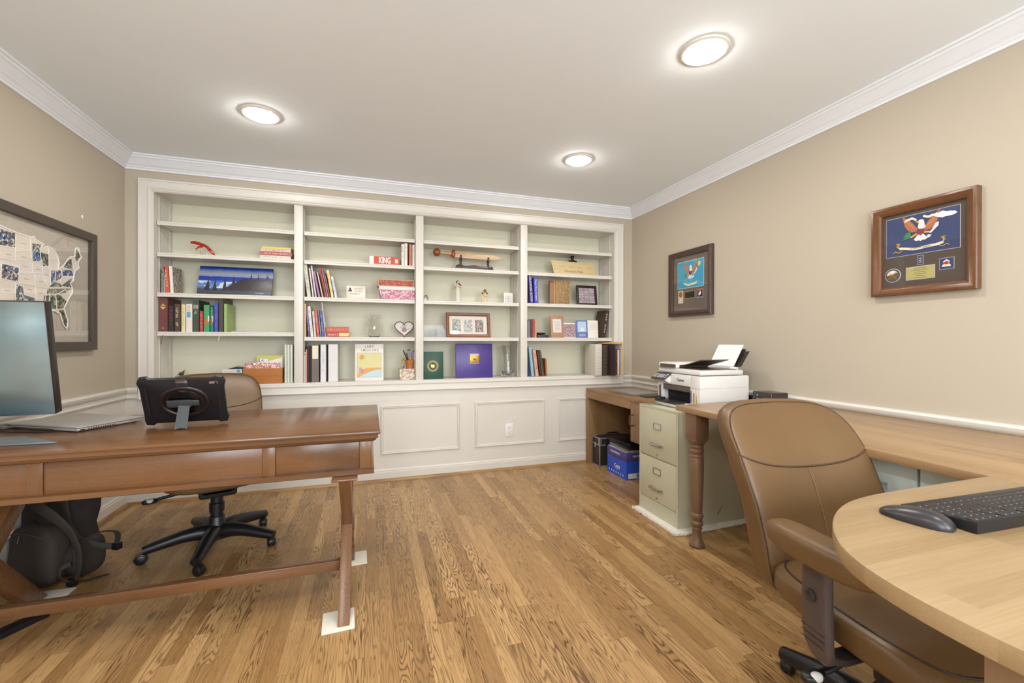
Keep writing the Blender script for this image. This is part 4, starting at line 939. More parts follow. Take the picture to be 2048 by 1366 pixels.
t = thing('power_adapter', 'flat grey adapter lying left of the laptop on the walnut desk', 'adapter', (.115, -1.262, Z0+.0003), radians(-20)); B((-.05, -.035, 0), (.05, .035, .014), .005).build('body', mat('5C5854', .4), t)
# ---------------------------------------------------------------- tablet
t = thing('tablet', 'black rugged-cased tablet propped on its kickstand on the walnut desk', 'tablet', (.848, -1.408, Z0), radians(3))
TL = Matrix.Translation((0, 0, .012)) @ Matrix.Rotation(radians(24), 4, 'X')
RUB = mat('17161B', .38, var=.2, scale=50); RUB2 = mat('221C1E', .5)
w2, h2 = .155, .226
oct_ = [(-w2, .022), (-w2+.004, .0), (-w2+.030, -.004), (-w2+.042, .006), (w2-.042, .006), (w2-.030, -.004), (w2-.004, .0), (w2+.004, .022), (w2-.002, .045), (w2-.002, h2-.045), (w2+.004, h2-.020), (w2-.006, h2+.004), (w2-.030, h2+.007), (w2-.042, h2-.002), (-w2+.042, h2-.002), (-w2+.030, h2+.007), (-w2+.006, h2+.004), (-w2-.004, h2-.020), (-w2+.002, h2-.045), (-w2+.002, .045)]
def tl(mb): return mb.xf(TL)
tl(MB().prism(oct_, 'y', -.009, .010, .0035)).build('case', RUB, t, 40)
tl(MB().box((-w2+.014, .0095, .012), (w2-.014, .0108, h2-.012), .0003)).build('screen', mat('0A0A0C', .08), t)
for s in (-1, 1): tl(MB().prism([(s*(w2-.030), .038), (s*(w2-.022), .045), (s*(w2-.022), h2-.045), (s*(w2-.032), h2-.035), (s*(w2-.027), h2-.05), (s*(w2-.027), .05)], 'y', -.0115, -.009)).build('case_ridge', RUB2, t)
mb = MB()
for s in (-1, 1):
    for k in range(3): mb.box((s*(w2-.020)-.007, -.0105, .055+k*.040), (s*(w2-.020)+.007, -.009, .057+k*.040))
tl(mb).build('grip_notches', RUB2, t)
cz = .110
ring = MB()
for r, h in ((.083, -.011),): ring.tube([(1.02*r*cos(a), -.0115, cz+.82*r*sin(a)) for a in [2*pi*k/48 for k in range(48)]], .010, 8, .45, up=(0, 1, 0), close=True)
tl(ring).build('hand_ring', mat('1E1210', .35), t, 50)
tl(MB().lathe([(.055, -.0105), (.060, -.009)], (0, 0, cz), 36, 'y')).build('swivel_disc', mat('060608', .2), t)
mb = MB().box((-.055, -.021, cz-.015), (.056, -.014, cz+.013), .004).prism([(-.062, cz-.012), (-.05, cz-.018), (.022, cz-.020), (.034, cz-.010), (.034, cz+.010), (.024, cz+.018), (-.062, cz+.016)], 'y', -.024, -.019, .002); tl(mb).build('hand_strap', mat('383A3B', .55, bump=.3), t)
tl(MB().box((-.022, -.0135, h2-.045), (.022, -.009, h2-.004), .003).lathe([(.022, -.0135), (.022, -.009)], (0, 0, h2-.042), 20, 'y')).build('strap_anchor', mat('3A3638', .4), t); tl(MB().box((-.021, -.0150, h2-.020), (.021, -.0132, h2-.012), .001)).build('metal_bar', CHR, t)
c = MB().box((w2-.056, -.0108, h2-.028), (w2-.024, -.0088, h2-.018), .001); tl(c).build('camera_window', mat('B49A9A', .3, .5), t)
tl(MB().lathe([(.005, -.0118), (.005, -.0105)], (w2-.031, 0, h2-.023), 16, 'y')).build('camera_lens', BLK, t); tl(MB().lathe([(.006, -.0118), (.006, -.009)], (-w2+.022, 0, h2-.028), 16, 'y')).build('screw', BLK, t)
# kickstand: from the disc down to the desk, leaning towards the room
A_ = TL @ Vector((0, -.020, cz-.01)); F_ = Vector((.008, -.135, .002))
d = (F_-A_); L_ = d.length; Mk = Matrix.Translation(A_) @ d.to_track_quat('-Z', 'Y').to_matrix().to_4x4()
mb = MB().prism([(-.020, 0), (.020, 0), (.022, -L_), (.012, -L_+.005), (0, -L_+.007), (-.012, -L_+.005), (-.022, -L_)], 'y', -.002, .002); mb.xf(Mk); mb.build('kickstand', mat('3C4144', .5, bump=.2), t)
# ---------------------------------------------------------------- backpack
t = thing('backpack', 'black backpack slumped on the floor under the walnut desk', 'backpack', (.190, -1.005, 0), radians(-25))
FAB = mat('27201B', .85, var=.3, scale=30, bump=.5, bscale=260); FAB2 = mat('352C26', .8, var=.2, scale=40, bump=.4, bscale=300)
def bw(p):
    z = (p.z+.23)/.46; return (p.x*(1-.30*z)-.07*z+.012*sin(z*9+p.y*12)+.005*sin(z*31+p.y*20), p.y*(1-.25*z)+.05*z+.014*sin(p.x*22+z*5)+.006*sin(p.x*55-z*17), p.z*(1.0)+.010*sin(p.x*30+p.y*14))
MB().ell((0, 0, .235), (.165, .125, .235), .55, .62, nu=64, nv=32, warp=bw).build('main_body', FAB, t, 60)
MB().ell((.0, -.105, .145), (.125, .055, .14), .6, .6, nu=48, nv=20, warp=lambda p: (p.x+.006*sin(p.z*40), p.y+.03*(p.z+.14), p.z)).build('front_pocket', FAB2, t, 60)
MB().ell((.128, .01, .10), (.030, .075, .09), .6, .6, nu=32, nv=16, warp=lambda p: (p.x-.03*(p.z+.1), p.y, p.z)).build('side_pocket', FAB2, t, 60)
_L = (Matrix.Translation((.190, -1.005, 0)) @ Matrix.Rotation(radians(-25), 4, 'Z')).inverted()
def wl(pts): return [_L @ Vector(p) for p in pts]
def curve(pts, n=5):
    P = [Vector(p) for p in pts]; out = []
    for i in range(len(P)-1):
        a, b, c, d = P[max(i-1, 0)], P[i], P[i+1], P[min(i+2, len(P)-1)]
        for k in range(n):
            u = k/n; out.append(.5*((2*b)+(c-a)*u+(2*a-5*b+4*c-d)*u*u+(3*b-a-3*c+d)*u**3))
    return out+[P[-1]]
ST = mat('332B25', .75, var=.15)
for pts, r0_, r1_ in (([(.12, -1.13, .45), (.19, -1.165, .385), (.25, -1.175, .334), (.305, -1.175, .257), (.330, -1.165, .159), (.324, -1.155, .066), (.300, -1.15, .010)], .026, .012), ([(.20, -1.04, .45), (.222, -1.06, .357), (.245, -1.075, .265), (.285, -1.075, .190), (.345, -1.06, .145), (.415, -1.05, .124)], .026, .014)):
    q_ = curve(wl(pts)); MB().tube(q_, [r0_+(r1_-r0_)*k/(len(q_)-1) for k in range(len(q_))], 12, .28, up=(0, -.9, .3)).build('shoulder_strap', ST, t, 60)
MB().tube(curve(wl([(.423, -1.05, .124), (.400, -.99, .165), (.36, -.98, .178), (.29, -.98, .178)])), .011, 8, .2, up=(0, 0, 1)).build('webbing', FAB2, t, 60)
MB().tube(curve(wl([(.300, -1.15, .012), (.345, -1.135, .010), (.383, -1.126, .016), (.405, -1.085, .005)])), .010, 8, .25, up=(0, 0, 1)).build('webbing', FAB2, t, 60)
MB().tube(curve(wl([(.300, -1.16, .020), (.27, -1.18, .06), (.275, -1.18, .10), (.30, -1.165, .11)])), .010, 8, .25, up=(0, 1, 0)).build('webbing', FAB2, t, 60)
for p_ in ((.425, -1.05, .126), (.300, -1.152, .016)):
    c_ = _L @ Vector(p_); B((c_.x-.018, c_.y-.014, max(.001, c_.z-.018)), (c_.x+.018, c_.y+.014, c_.z+.018), .005).build('buckle', BLK, t)
mb = MB().tube([(-.10, -.128, .245), (-.05, -.150, .262), (.03, -.155, .262), (.10, -.135, .235)], .0025, 6); mb.tube([(-.02, -.160, .255), (-.018, -.168, .225)], .003, 6); mb.build('zip', mat('5A5550', .4, .5), t)
MB().tube([(-.04, .02, .462), (-.03, -.01, .492), (.03, -.01, .492), (.04, .02, .462)], .008, 8, .5).build('top_handle', FAB2, t, 60)
# ---------------------------------------------------------------- black bar and cable on the floor
t = thing('metal_bar', 'black tapered metal bar on the floor beneath the stretcher of the walnut desk', 'bar', (.16, -1.62, 0), radians(57))
MB().prism([(-.20, 0), (.25, 0), (.25, .012), (.20, .022), (-.20, .030)], 'y', -.026, .026, .004).build('bar', BLK, t)
t.location = (.20, -1.60, .0003)
one(MB().tube([(.05, -1.30, .30), (.085, -1.36, .20), (.105, -1.40, .13), (.155, -1.43, .08), (.175, -1.42, .035), (.165, -1.40, .006), (.10, -1.34, .005), (.04, -1.32, .005)], .0055, 8), 'power_cable', mat('3A383A', .5), 'dark grey cable hanging under the left end of the walnut desk', 'cable')

# ================================================================ office chairs
def chair(label):
    t = thing('office_chair', label, 'office chair', (0, 0, 0), 0, 'brown leather office chairs')
    # five-star base
    hub = MB().lathe([(.045, .055), (.052, .075), (.050, .115), (.041, .130), (.038, .175), (.036, .178)], n=28); hub.build('base_hub', BLK, t)
    for k in range(5):
        a = radians(18+72*k); R_ = Matrix.Rotation(a, 4, 'Z')
        prof = [(.030, .092, .042), (.09, .102, .037), (.15, .099, .032), (.22, .087, .028), (.285, .074, .024), (.315, .068, .022)]
        mb = MB(); mb.tube([(x, 0, z) for x, z, r in prof], [r*1.08 for x, z, r in prof], 12, .95, up=(0, 0, 1)); mb.tube([(.300, 0, .052), (.300, 0, .088)], [.014, .017], 12); mb.xf(R_)
        lg = mb.build('base_leg', BLK, t, 50)
        mb = MB(); q = Matrix.Translation((.305, 0, 0)) @ Matrix.Rotation(radians(40+k*67), 4, 'Z')
        for s in (-1, 1): mb.lathe([(.001, -.021), (.018, -.020), (.024, -.016), (.0255, -.004), (.0255, -.004), (.001, -.003)] if s < 0 else [(.001, .003), (.0255, .004), (.0255, .004), (.024, .016), (.018, .020), (.001, .021)], (-.018, 0, .0257), 22, 'y')
        mb.prism([(-.018+.0285*cos(b), .0265+.0285*sin(b)) for b in [pi*j/10 for j in range(-1, 12)]], 'y', -.014, .014, .003)
        mb.xf(R_ @ q); mb.build('caster', BLK, t, 40)
    MB().lathe([(.030, .17), (.030, .20), (.036, .202), (.037, .25), (.030, .255), (.030, .290), (.034, .292), (.034, .305)], n=26).build('gas_column', BLK, t)
    mb = MB(); mb.box((-.085, -.13, .300), (.085, .13, .345), .012); mb.prism([(-.17, .385), (.17, .385), (.15, .368), (.06, .318), (-.06, .318), (-.15, .368)], 'y', -.13, .14, .006); mb.build('seat_mechanism', BLKM, t)
    for s, y in ((-1, -.02), (1, .03)):
        mb = MB(); mb.tube([(s*.06, y, .332), (s*.18, y, .325), (s*.255, y-.01, .318)], [.008, .008, .009], 8); mb.ell((s*.285, y-.012, .314), (.034, .020, .012), .7, .9, nu=24, nv=10); mb.build('lever', BLK, t)
        MB().ell((s*.285, y-.020, .317), (.020, .013, .0115), .9, 1, nu=20, nv=10).build('lever_label', mat('C9C7C4', .5), t)
    # seat
    def sw(p):
        yy = -p.y/.26; z = p.z
        if yy > .45: z -= (yy-.45)**2*.10
        z += .012*(abs(p.x)/.26)**3 + .010*max(0, -yy)
        return (p.x*(1+.02*yy), p.y, z)
    cush = MB().ell((0, -.045, .446), (.262, .262, .055), .50, .50, nu=72, nv=28, warp=sw); cush.build('seat', LEA, t, 60)
    def spt(ph, th, A=.262, B_=.262, D=.055, e=.50, e1=.50):
        pw = lambda v, q: math.copysign(abs(v)**q, v)
        return Vector(sw(Vector((A*pw(cos(ph), e1)*pw(cos(th), e), B_*pw(cos(ph), e1)*pw(sin(th), e), D*pw(sin(ph), e1)))))+Vector((0, -.045, .446))
    mb = MB().tube([spt(.62, 2*pi*i/90) for i in range(90)], .0030, 6, close=True); mb.build('seat_piping', LEAD, t, 60)
    # backrest: superellipsoid with its pole along y, curved and reclined
    bw_, bh, bt = .258, .280, .050; zc = .665
    def bk(p):
        v = (p.z+bh)/(2*bh)
        x = p.x*(1.0-.10*(1-v)**2)
        y = p.y*(1-.15*v) + .235 + .22*v*v*.75 + .05*v - .55*x*x - .030*sin(pi*v)*1.0
        z = p.z + .018*(1-(x/bw_)**2)*(1 if p.z > 0 else 0)*max(0, v-.5)*2
        return (x, y, z)
    MB().ell((0, 0, zc), (bw_, bt, bh), .42, .33, 'y', nu=84, nv=28, warp=bk).build('backrest', LEA, t, 60)
    def bpt(x, z, out=.0):
        e = .33; e1 = .42; r = (abs(x/bw_)**(2/e)+abs(z/bh)**(2/e))**(e/2); r = min(r, .9999)
        c_ = r**(1/e1); s_ = math.sqrt(max(0, 1-c_*c_)); y = -bt*s_**e1
        q = bk(Vector((x, y, z))); return Vector(q)+Vector((0, -out, zc))
    def edge(th, r_=.975):
        pw = lambda v, q: math.copysign(abs(v)**q, v)
        return bpt(bw_*r_*pw(cos(th), .33), bh*r_*pw(sin(th), .33))
    MB().tube([edge(2*pi*i/100) for i in range(100)], .0020, 6, close=True).build('back_piping', LEAD, t, 60)
    MB().tube([bpt(x, .118-.030*(1-(x/.25)**2)+.02*abs(x/.25)**4, .0005) for x in [-.2555+.511*k/40 for k in range(41)]], .0032, 8).build('headrest_seam', mat('4A3220', .45), t, 60)
    MB().tube([bpt(.0, .085-.012*k, .0002) for k in range(26)], .0009, 6).build('centre_stitching', mat('8E6C48', .6), t, 60)
    # rear shell
    def bk2(p): q = bk(Vector((p.x*.97, p.y*.8, p.z*.97))); return (q[0], q[1]+.030, q[2]-.004)
    MB().ell((0, 0, zc), (bw_, bt, bh), .42, .33, 'y', nu=60, nv=20, warp=bk2).build('back_shell', mat('6E4A2C', .5, bump=.15), t, 60)
    B((-.05, .12, .345), (.05, .315, .366), .006).build('back_bracket', BLKM, t)
    for s in (-1, 1):
        def aw(p): return (p.x+.010*s*(1-(p.y/.15)**2), p.y, p.z-.10*(p.y+.02)**2*(1 if p.y < 0 else .6)+.004)
        MB().ell((s*.307, -.072, .658), (.047, .158, .036), .62, .66, nu=48, nv=18, warp=aw).build('armrest_pad', LEA, t, 60)
        pwf = lambda v, q: math.copysign(abs(v)**q, v)
        mb = MB()
        sec = [(.665, .303, .034), (.60, .304, .036), (.52, .306, .038), (.46, .306, .038), (.42, .302, .035), (.390, .292, .027), (.375, .282, .016)]
        prev = None; rg = []
        for z, x, hw_ in sec:
            ring = []
            for i in range(24):
                a = 2*pi*i/24; ring.append(mb.bm.verts.new((s*(x+.0155*pwf(cos(a), .5)), -.060+hw_*pwf(sin(a), .5)-.02*(.665-z), z)))
            rg.append(ring)
        fs = [mb.face(rg[0]), mb.face(rg[-1][::-1])]
        for a, b in zip(rg, rg[1:]):
            for i in range(24): fs.append(mb.face([a[i], b[i], b[(i+1) % 24], a[(i+1) % 24]]))
        bmesh.ops.recalc_face_normals(mb.bm, faces=[f for f in fs if f])
        post = mb.build('arm_post', PLT, t, 50)
        MB().lathe([(.015, s*.300), (.015, s*.3265), (.012, s*.3285), (.001, s*.3285)], (0, -.060, .545), 22, 'x').build('adjust_button', mat('2E2A2C', .3), post)
        mb = MB()
        for k in range(3): mb.box((s*.3215-.0006, -.098, .462-k*.016), (s*.3215+.0008, -.030, .4628-k*.016))
        mb.build('grooves', BLK, post)
        mb = MB(); mb.tube([(s*.288, -.065, .392), (s*.24, -.06, .375), (s*.10, -.04, .366)], [.030, .028, .026], 10, .45, up=(0, 0, 1)); mb.build('arm_bracket', PLT, t)
    return t
ch = chair('brown leather office chair tucked behind the walnut desk, under the bookcase')
ch2 = copy_tree(ch)
ch2['label'] = 'brown leather office chair drawn up to the rounded butcher-block peninsula, right foreground'
ch.location = (.815, -.915, 0); ch.rotation_euler.z = radians(19)
ch2.location = (3.000, -2.895, 0); ch2.rotation_euler.z = radians(-7)
for c_, dg, dz in ((ch, 17, .012), (ch2, 10, -.032)):
    for q in bpy.data.objects:
        if q.parent == c_:
            n_ = q.name.split('.')[0]
            if n_ in ('base_leg', 'caster'): q.rotation_euler.z = radians(dg)
            elif n_ not in ('base_hub', 'gas_column'): q.location.z = dz-(.034 if c_ is ch and n_ in ('backrest', 'back_piping', 'headrest_seam', 'centre_stitching', 'back_shell') else .115 if c_ is ch and n_ == 'armrest_pad' else 0)
            if c_ is ch and n_ == 'arm_post': q.scale.z = .603; q.location.z = .157
# ================================================================ butcher-block counters (right)
ZC = .775
TEAL = mat('D3E2E0', .5, var=.03)
ct = thing('counter', 'long butcher-block counter along the right wall on a turned leg and pale teal cabinets', 'counter', (0, 0, 0))
MB().prism([(3.312, -1.610), (W-.001, -1.555), (W-.001, YF+.60), (3.20, YF+.60)], 'z', ZC-.030, ZC, .0025).build('countertop', BUTY, ct)
MB().prism([(3.40, -1.66), (W-.01, -1.62), (W-.01, -1.64), (3.40, -1.69)], 'z', ZC-.055, ZC-.0305).build('batten', BUTY, ct)
cx, cy = 3.362, -1.725
lg = MB().box((-.043, -.043, .606), (.043, .043, ZC-.0305), .0015)
_a = [[lg.bm.verts.new((x*q, y*q, z)) for x, y in [(-1, -c_), (-c_, -1), (c_, -1), (1, -c_), (1, c_), (c_, 1), (-c_, 1), (-1, c_)]] for q, z, c_ in ((.043, .606, .98), (.0425, .598, .80), (.037, .580, .5), (.030, .572, .45))]
for _p, _q in zip(_a, _a[1:]):
    for _i in range(8): lg.face([_p[_i], _q[_i], _q[(_i+1) % 8], _p[(_i+1) % 8]])
lg.face(_a[-1])
lg.lathe([(.001, .0), (.038, .0), (.042, .006), (.041, .016), (.034, .03), (.025, .055), (.023, .075), (.026, .098), (.029, .104), (.024, .109), (.024, .113), (.031, .120), (.034, .131), (.031, .142), (.025, .147), (.026, .152), (.033, .163), (.035, .174), (.032, .186), (.027, .191), (.029, .197), (.033, .30), (.037, .42), (.037, .492), (.034, .500), (.037, .507), (.035, .514), (.030, .519), (.036, .527), (.038, .536), (.035, .545), (.031, .549), (.035, .556), (.037, .562), (.034, .570), (.028, .574), (.028, .582), (.001, .582)], n=36, caps=False)
o = lg.build('turned_leg', TURN, ct, 40, (cx, cy, 0)); o.rotation_euler.z = radians(-1)
MB().lathe([(.001, 0), (.0385, 0), (.0405, .004), (.0385, .0078)], n=30).build('rubber_foot', BLK, o)
o.location.z = .0
# pale teal base cabinets beneath
cbs = [(-2.44, -2.760), (-2.765, -3.25), (-3.255, -3.75), (-3.755, -4.30)]
for k, (a, b) in enumerate(cbs):
    t = thing('base_cabinet', ['pale teal base cabinet under the counter, farthest, behind the right office chair', 'pale teal base cabinet under the counter, next to the corner of the peninsula', 'pale teal base cabinet under the counter beyond the peninsula', 'pale teal base cabinet at the near end of the counter'][k], 'cabinet', (3.376, 0, 0), 0, 'pale teal cabinets under the counter')
    B((0, b, .07), (.66, a, ZC-.0565), .001).build('body', TEAL, t); B((.05, b+.002, 0), (.64, a-.002, .07)).build('plinth', TEAL, t)
    mid = (a+b)/2
    for p, q in (((a-.002, b+.002),) if k == 0 else ((a-.002, mid+.0015), (mid-.0015, b+.002))):
        mb = MB().frame((q, .09, p, ZC-.040), [(0, 0), (0, .018), (.002, .020), (.085, .020), (.088, .013), (.092, .014), (.092, 0)], lambda u, v, h: (-h, u, v)); mb.box((-.015, q+.088, .170), (0, p-.088, ZC-.150))
        d = mb.build('door', TEAL, t)
        MB().lathe([(.005, -.020), (.005, -.032), (.012, -.038), (.010, -.045), (.001, -.046)], (0, (q+.028) if p > mid+.01 else (p-.028), .62), 16, 'x').build('knob', CHR, d)
pn = thing('peninsula', 'rounded butcher-block peninsula top on a wooden panel leg, right foreground', 'desk', (0, 0, 0))
out = [(3.262, -2.978), (3.081, -2.978), (2.938, -2.978), (2.83, -2.979), (2.75, -2.985), (2.68, -2.998), (2.61, -3.024), (2.545, -3.060), (2.487, -3.104), (2.440, -3.153), (2.408, -3.208), (2.388, -3.270), (2.378, -3.335), (2.376, -3.41), (2.385, -3.50), (2.405, -3.58), (2.44, -3.66), (2.49, -3.73), (2.56, -3.79), (2.65, -3.83), (2.76, -3.85), (3.229, -3.85)]
def smooth2(P, n=5):
    P = [Vector((x, y, 0)) for x, y in P]; o_ = []
    for i in range(len(P)-1):
        a, b, c, d = P[max(i-1, 0)], P[i], P[i+1], P[min(i+2, len(P)-1)]
        for k in range(n if 2 < i < len(P)-2 else 1):
            u = k/n; q = .5*((2*b)+(c-a)*u+(2*a-5*b+4*c-d)*u*u+(3*b-a-3*c+d)*u**3); o_.append((q.x, q.y))
    return o_+[(P[-1].x, P[-1].y)]
MB().prism(smooth2(out), 'z', ZC-.032, ZC, .003).build('worktop', BUTX, pn)
PANW = wood('butcher_panel', '9E8163', '80664A', across='y', along='z', third='x', plank=(.06, 1.4), su=8, sv=.6, freq=12, amt=.3, fib=.4, var=.15)
B((2.462, -3.74, 0), (2.492, -3.335, ZC-.0325), .002).build('panel_leg', PANW, pn)
# ---------------------------------------------------------------- keyboard and mouse
kb = thing('keyboard', 'black full-size keyboard on the rounded peninsula, cut by the right edge', 'keyboard', (2.958, -3.140, ZC), radians(178))
# local: +y is the far (F-key) edge towards the camera after the turn
kw, kd = .215, .066
KM = Matrix.Rotation(radians(5), 4, 'X')
def kz(x, y): return .018+.0
mb = MB().prism([(-kd, .006), (-kd, .012), (kd, .024), (kd, .002), (kd-.010, .000), (-kd+.01, .003)], 'x', -kw, kw, .0018); mb.build('body', BLK, kb)
KC = mat('221F22', .55)
leg_ = mat('9C9896', .6)
rows = [(.052, [.30]+[0]*0+[.9]*4+[.3]+[.9]*4+[.3]+[.9]*4+[.3]+[.9]*3+[.4]+[.9]*4), (.034, [1]*13+[2, .25]+[1]*3+[.25]+[1]*4), (.015, [1.5]+[1]*12+[1.5, .25]+[1]*3+[.25]+[1]*4), (-.004, [1.8]+[1]*11+[2.2, .25, -3, .25]+[1]*4), (-.023, [2.3]+[1]*10+[2.7, .25, -1, 1, -1, .25]+[1]*4), (-.042, [1.4, 1.1, 1.1, 6.2, 1.1, 1.1, 1.1, 1.4, .75]+[1]*3+[.25, 2, 1, 1])]
keys, leg2 = MB(), MB()
for y, r in rows:
    tot = sum(abs(v) for v in r); u = (2*kw-.012)/tot; x = -kw+.006
    for v in r:
        if v > .5 :
            z = .0155+(y/kd)*.006+.0022
            keys.box((x+.0008, y-.0078, z-.004), (x+u*v-.0008, y+.0078, z+.0012+.0009*(y/kd)), .0008, 1)
            q = min(v, 1.0); leg2.box((x+u*.30, y+.002, z+.0013+.0009*(y/kd)), (x+u*.30+u*.16*q, y+.0042, z+.0016+.0009*(y/kd)))
        x += u*abs(v)
keys.build('keys', KC, kb, 0); leg2.build('key_legends', leg_, kb, 0)
for s in (-1, 1): B((s*.19-.014, kd-.020, -.0), (s*.19+.014, kd-.004, .004), .0008).build('foot', mat('6A5A50', .6), kb)
t = thing('computer_mouse', 'low black wireless mouse on the peninsula left of the keyboard', 'mouse', (2.706, -3.117, ZC), radians(100))
def mw(p): return (p.x, p.y*(1-.10*(p.x/.06)), (p.z+.012)*(1-.35*((p.x-.012)/.06)**2) if p.z > -.004 else p.z+.009)
MB().ell((0, 0, .004), (.061, .031, .024), 1, .78, nu=48, nv=20, warp=lambda p: (p.x, p.y, max(p.z, -.004)*(1.0-.25*(p.x/.06)))).build('shell', mat('2A282B', .32), t, 60)
MB().ell((0, 0, .006), (.056, .029, .0045), 1, .8, nu=40, nv=10).build('base', BLK, t, 60)
MB().box((-.050, -.002, .0105), (-.030, .002, .0165), .001).build('scroll_wheel', BLKM, t)
# ---------------------------------------------------------------- black box on the counter
t = thing('router_box', 'small glossy black box with a violet light on the counter behind the leather chair', 'box', (3.955, -1.672, ZC), radians(-4))
B((-.065, -.072, .003), (.065, .072, .062), .008, 3).build('body', mat('2E2624', .16), t); B((-.058, -.065, 0), (.058, .065, .003)).build('base', BLKM, t)
MB().lathe([(.003, -.0662), (.003, -.065)], (0, .03, .042), 12, 'x').build('status_light', emis('violet_led', (.35, .3, 1, 1), 3), t)
B((-.0656, -.02, .018), (-.065, .035, .0205)).build('lettering', mat('B8B0AC', .5), t)
t = thing('black_cable_bundle', 'black coiled cable and adapter between the printer and the black box', 'cable', (4.0, -1.50, .7195))
mb = MB()
mb.tube([(-.01+.03*cos(a), .0+.055*sin(a), .008+.0022*a) for a in [k*.35 for k in range(40)]], .0045, 8); mb.build('coil', BLK, t)
B((-.030, -.030, .044), (.022, .030, .074), .006).build('adapter', BLKM, t)
# ---------------------------------------------------------------- filing cabinet on its rug
one(MB().prism([(-.355, -.255)]+[(.375*cos(a)-0.0, .245*sin(a)) for a in []]+[(.345, -.245), (.352, .200), (-.360, .205)], 'z', 0, .011, .003), 'rug_base', mat('D8D2C6', .9), 'off-white flat rug under the filing cabinet', 'rug', (3.685, -1.345, .0003)) if False else None
t = thing('rug', 'off-white shaggy rug piece under the filing cabinet', 'rug', (3.690, -1.350, .0003))
rng = random.Random(11); mb = MB()
poly = [(-.365, -.240), (-.30, -.250), (.10, -.232), (.345, -.225), (.355, .205), (-.355, .212)]
mb.prism(poly, 'z', 0, .012, .003); mb.build('backing', mat('E4DFD4', .95, bump=.6, bscale=500), t)
mb = MB()
for i in range(len(poly)):
    a, b = Vector(poly[i]), Vector(poly[(i+1) % len(poly)]); L_ = (b-a).length; nn = Vector(((b-a).y, -(b-a).x)).normalized(); k = 0
    for j in range(int(L_*520)):
        p = a+(b-a)*rng.random(); o2 = rng.uniform(-.012, .003); h = rng.uniform(.004, .016); q = p+nn*(o2+rng.uniform(.003, .013))
        p = p+nn*o2; s_ = .0016
        mb.tube([(p.x, p.y, .006), ((p.x+q.x)/2+rng.uniform(-.003, .003), (p.y+q.y)/2+rng.uniform(-.003, .003), h+.004), (q.x, q.y, rng.uniform(.001, h))], [s_*1.4, s_, s_*.4], 4)
o = mb.build('pile', mat('E6E1D6', .95), t, 60); tag(o, kind='stuff')
t = thing('filing_cabinet', 'two-drawer pale green-beige steel filing cabinet on an off-white rug beneath the printer', 'filing cabinet', (3.385, -1.339, .0125))
def steel():
    g = G('cabinet_enamel'); c = g.co(); n = g.noise(c, 3, 4, .6); n2 = g.noise(c, 34, 4, .7)
    k = g.mth('GREATER_THAN', n2, .70); col = g.mix(n, lin('BDBAA0'), lin('C6C3AC')); g.fin(g.mix(g.mth('MULTIPLY', k, .35), col, lin('8C8A72')), .42); g.bump(n2, .05); return g.m
STL = steel(); hw = .1965
MB().box((.012, -hw, 0), (.62, hw, .706), .003).build('carcass', STL, t)
mb = MB().frame((-hw, 0, hw, .706), [(0, 0), (0, .010), (.014, .010), (.014, 0)], lambda u, v, h: (.012-h, u, v)); mb.box((.004, -hw+.01, .002), (.013, hw-.01, .092)); mb.build('front_frame', STL, t)
for z0, z1 in ((.378, .690), (.096, .370)):
    d = B((.0, -hw+.015, z0), (.014, hw-.015, z1), .003).build('drawer', STL, t)
    zc = z0+.205 if z1 > .5 else z0+.195
    mb = MB().frame((-.040, zc-.022, .040, zc+.022), [(0, -.001), (0, .004), (.006, .004), (.008, -.001)], lambda u, v, h: (-h, u, v)); mb.build('label_holder', CHR, d)
    MB().box((-.0006, -.032, zc-.014), (0, .032, zc+.014)).build('label_card', mat('CFCBB0', .7), d)
    zh = zc-.118 if z1 > .5 else zc-.11
    mb = MB().box((-.026, -.058, zh-.007), (-.019, .058, zh+.007), .002)
    for s in (-1, 1): mb.box((-.022, s*.052-.008, zh-.005), (0, s*.052+.008, zh+.005), .002)
    mb.build('handle', CHR, d)
    MB().lathe([(.007, -.006), (.008, -.002), (.008, 0)], (0, 0, z0+.022), 16, 'x').build('latch', CHR, d)
MB().tube([(.30, -hw-.0008, .05), (.31, -hw-.001, .066), (.318, -hw-.001, .069), (.322, -hw-.001, .085), (.338, -hw-.0008, .10)], .0013, 5).build('scratch', mat('4A4538', .7), t)
# ---------------------------------------------------------------- printer
pr_ = thing('printer', 'white all-in-one ink tank printer with black trays on the filing cabinet', 'printer', (3.53, -1.352, .7190))
PW, PD = .205, .385      # half width along y, depth along x
PWH = mat('D6D4D0', .38, var=.02); DG = mat('2B2724', .35)
mb = MB()
# body with a recessed output bay in the front (-x) face: built of blocks
mb.box((.0, -PW, .005), (PD, -.115, .212), .010); mb.box((0, .150, .005), (PD, PW, .212), .008); mb.box((0, -.125, .140), (PD, .160, .212), .006)
mb.box((.05, -.125, .006), (PD, .160, .145)); mb.box((0, -.125, .005), (.06, .160, .030), .003); mb.build('body', PWH, pr_)
B((.046, -.114, .031), (.0495, .149, .139)).build('output_bay', BLKM, pr_)
mb = MB().box((.004, -.114, .104), (.046, .149, .139), .002); mb.build('bay_flap', mat('5A5048', .35), pr_)
mb = MB().box((-.075, -.075, .030), (.045, .135, .038), .003); mb.box((-.075, .105, .030), (-.010, .135, .052), .002)
mb.box((-.150, .120, .045), (-.03, .200, .058), .003)
mb.build('output_tray', DG, pr_)
mb = MB(); mb.frame((-.060, -.060, .03, .12), [(0, .038), (0, .0395), (.003, .0395), (.003, .038)], lambda u, v, h: (u, v, h)); mb.build('tray_ribs', BLK, pr_)
mb = MB().box((-.060, -.110, .004), (.0, .155, .024), .004); mb.build('cassette', PWH, pr_)
ink = [('5A4A86', 'violet'), ('A8506A', 'red'), ('B4B050', 'yellow')]
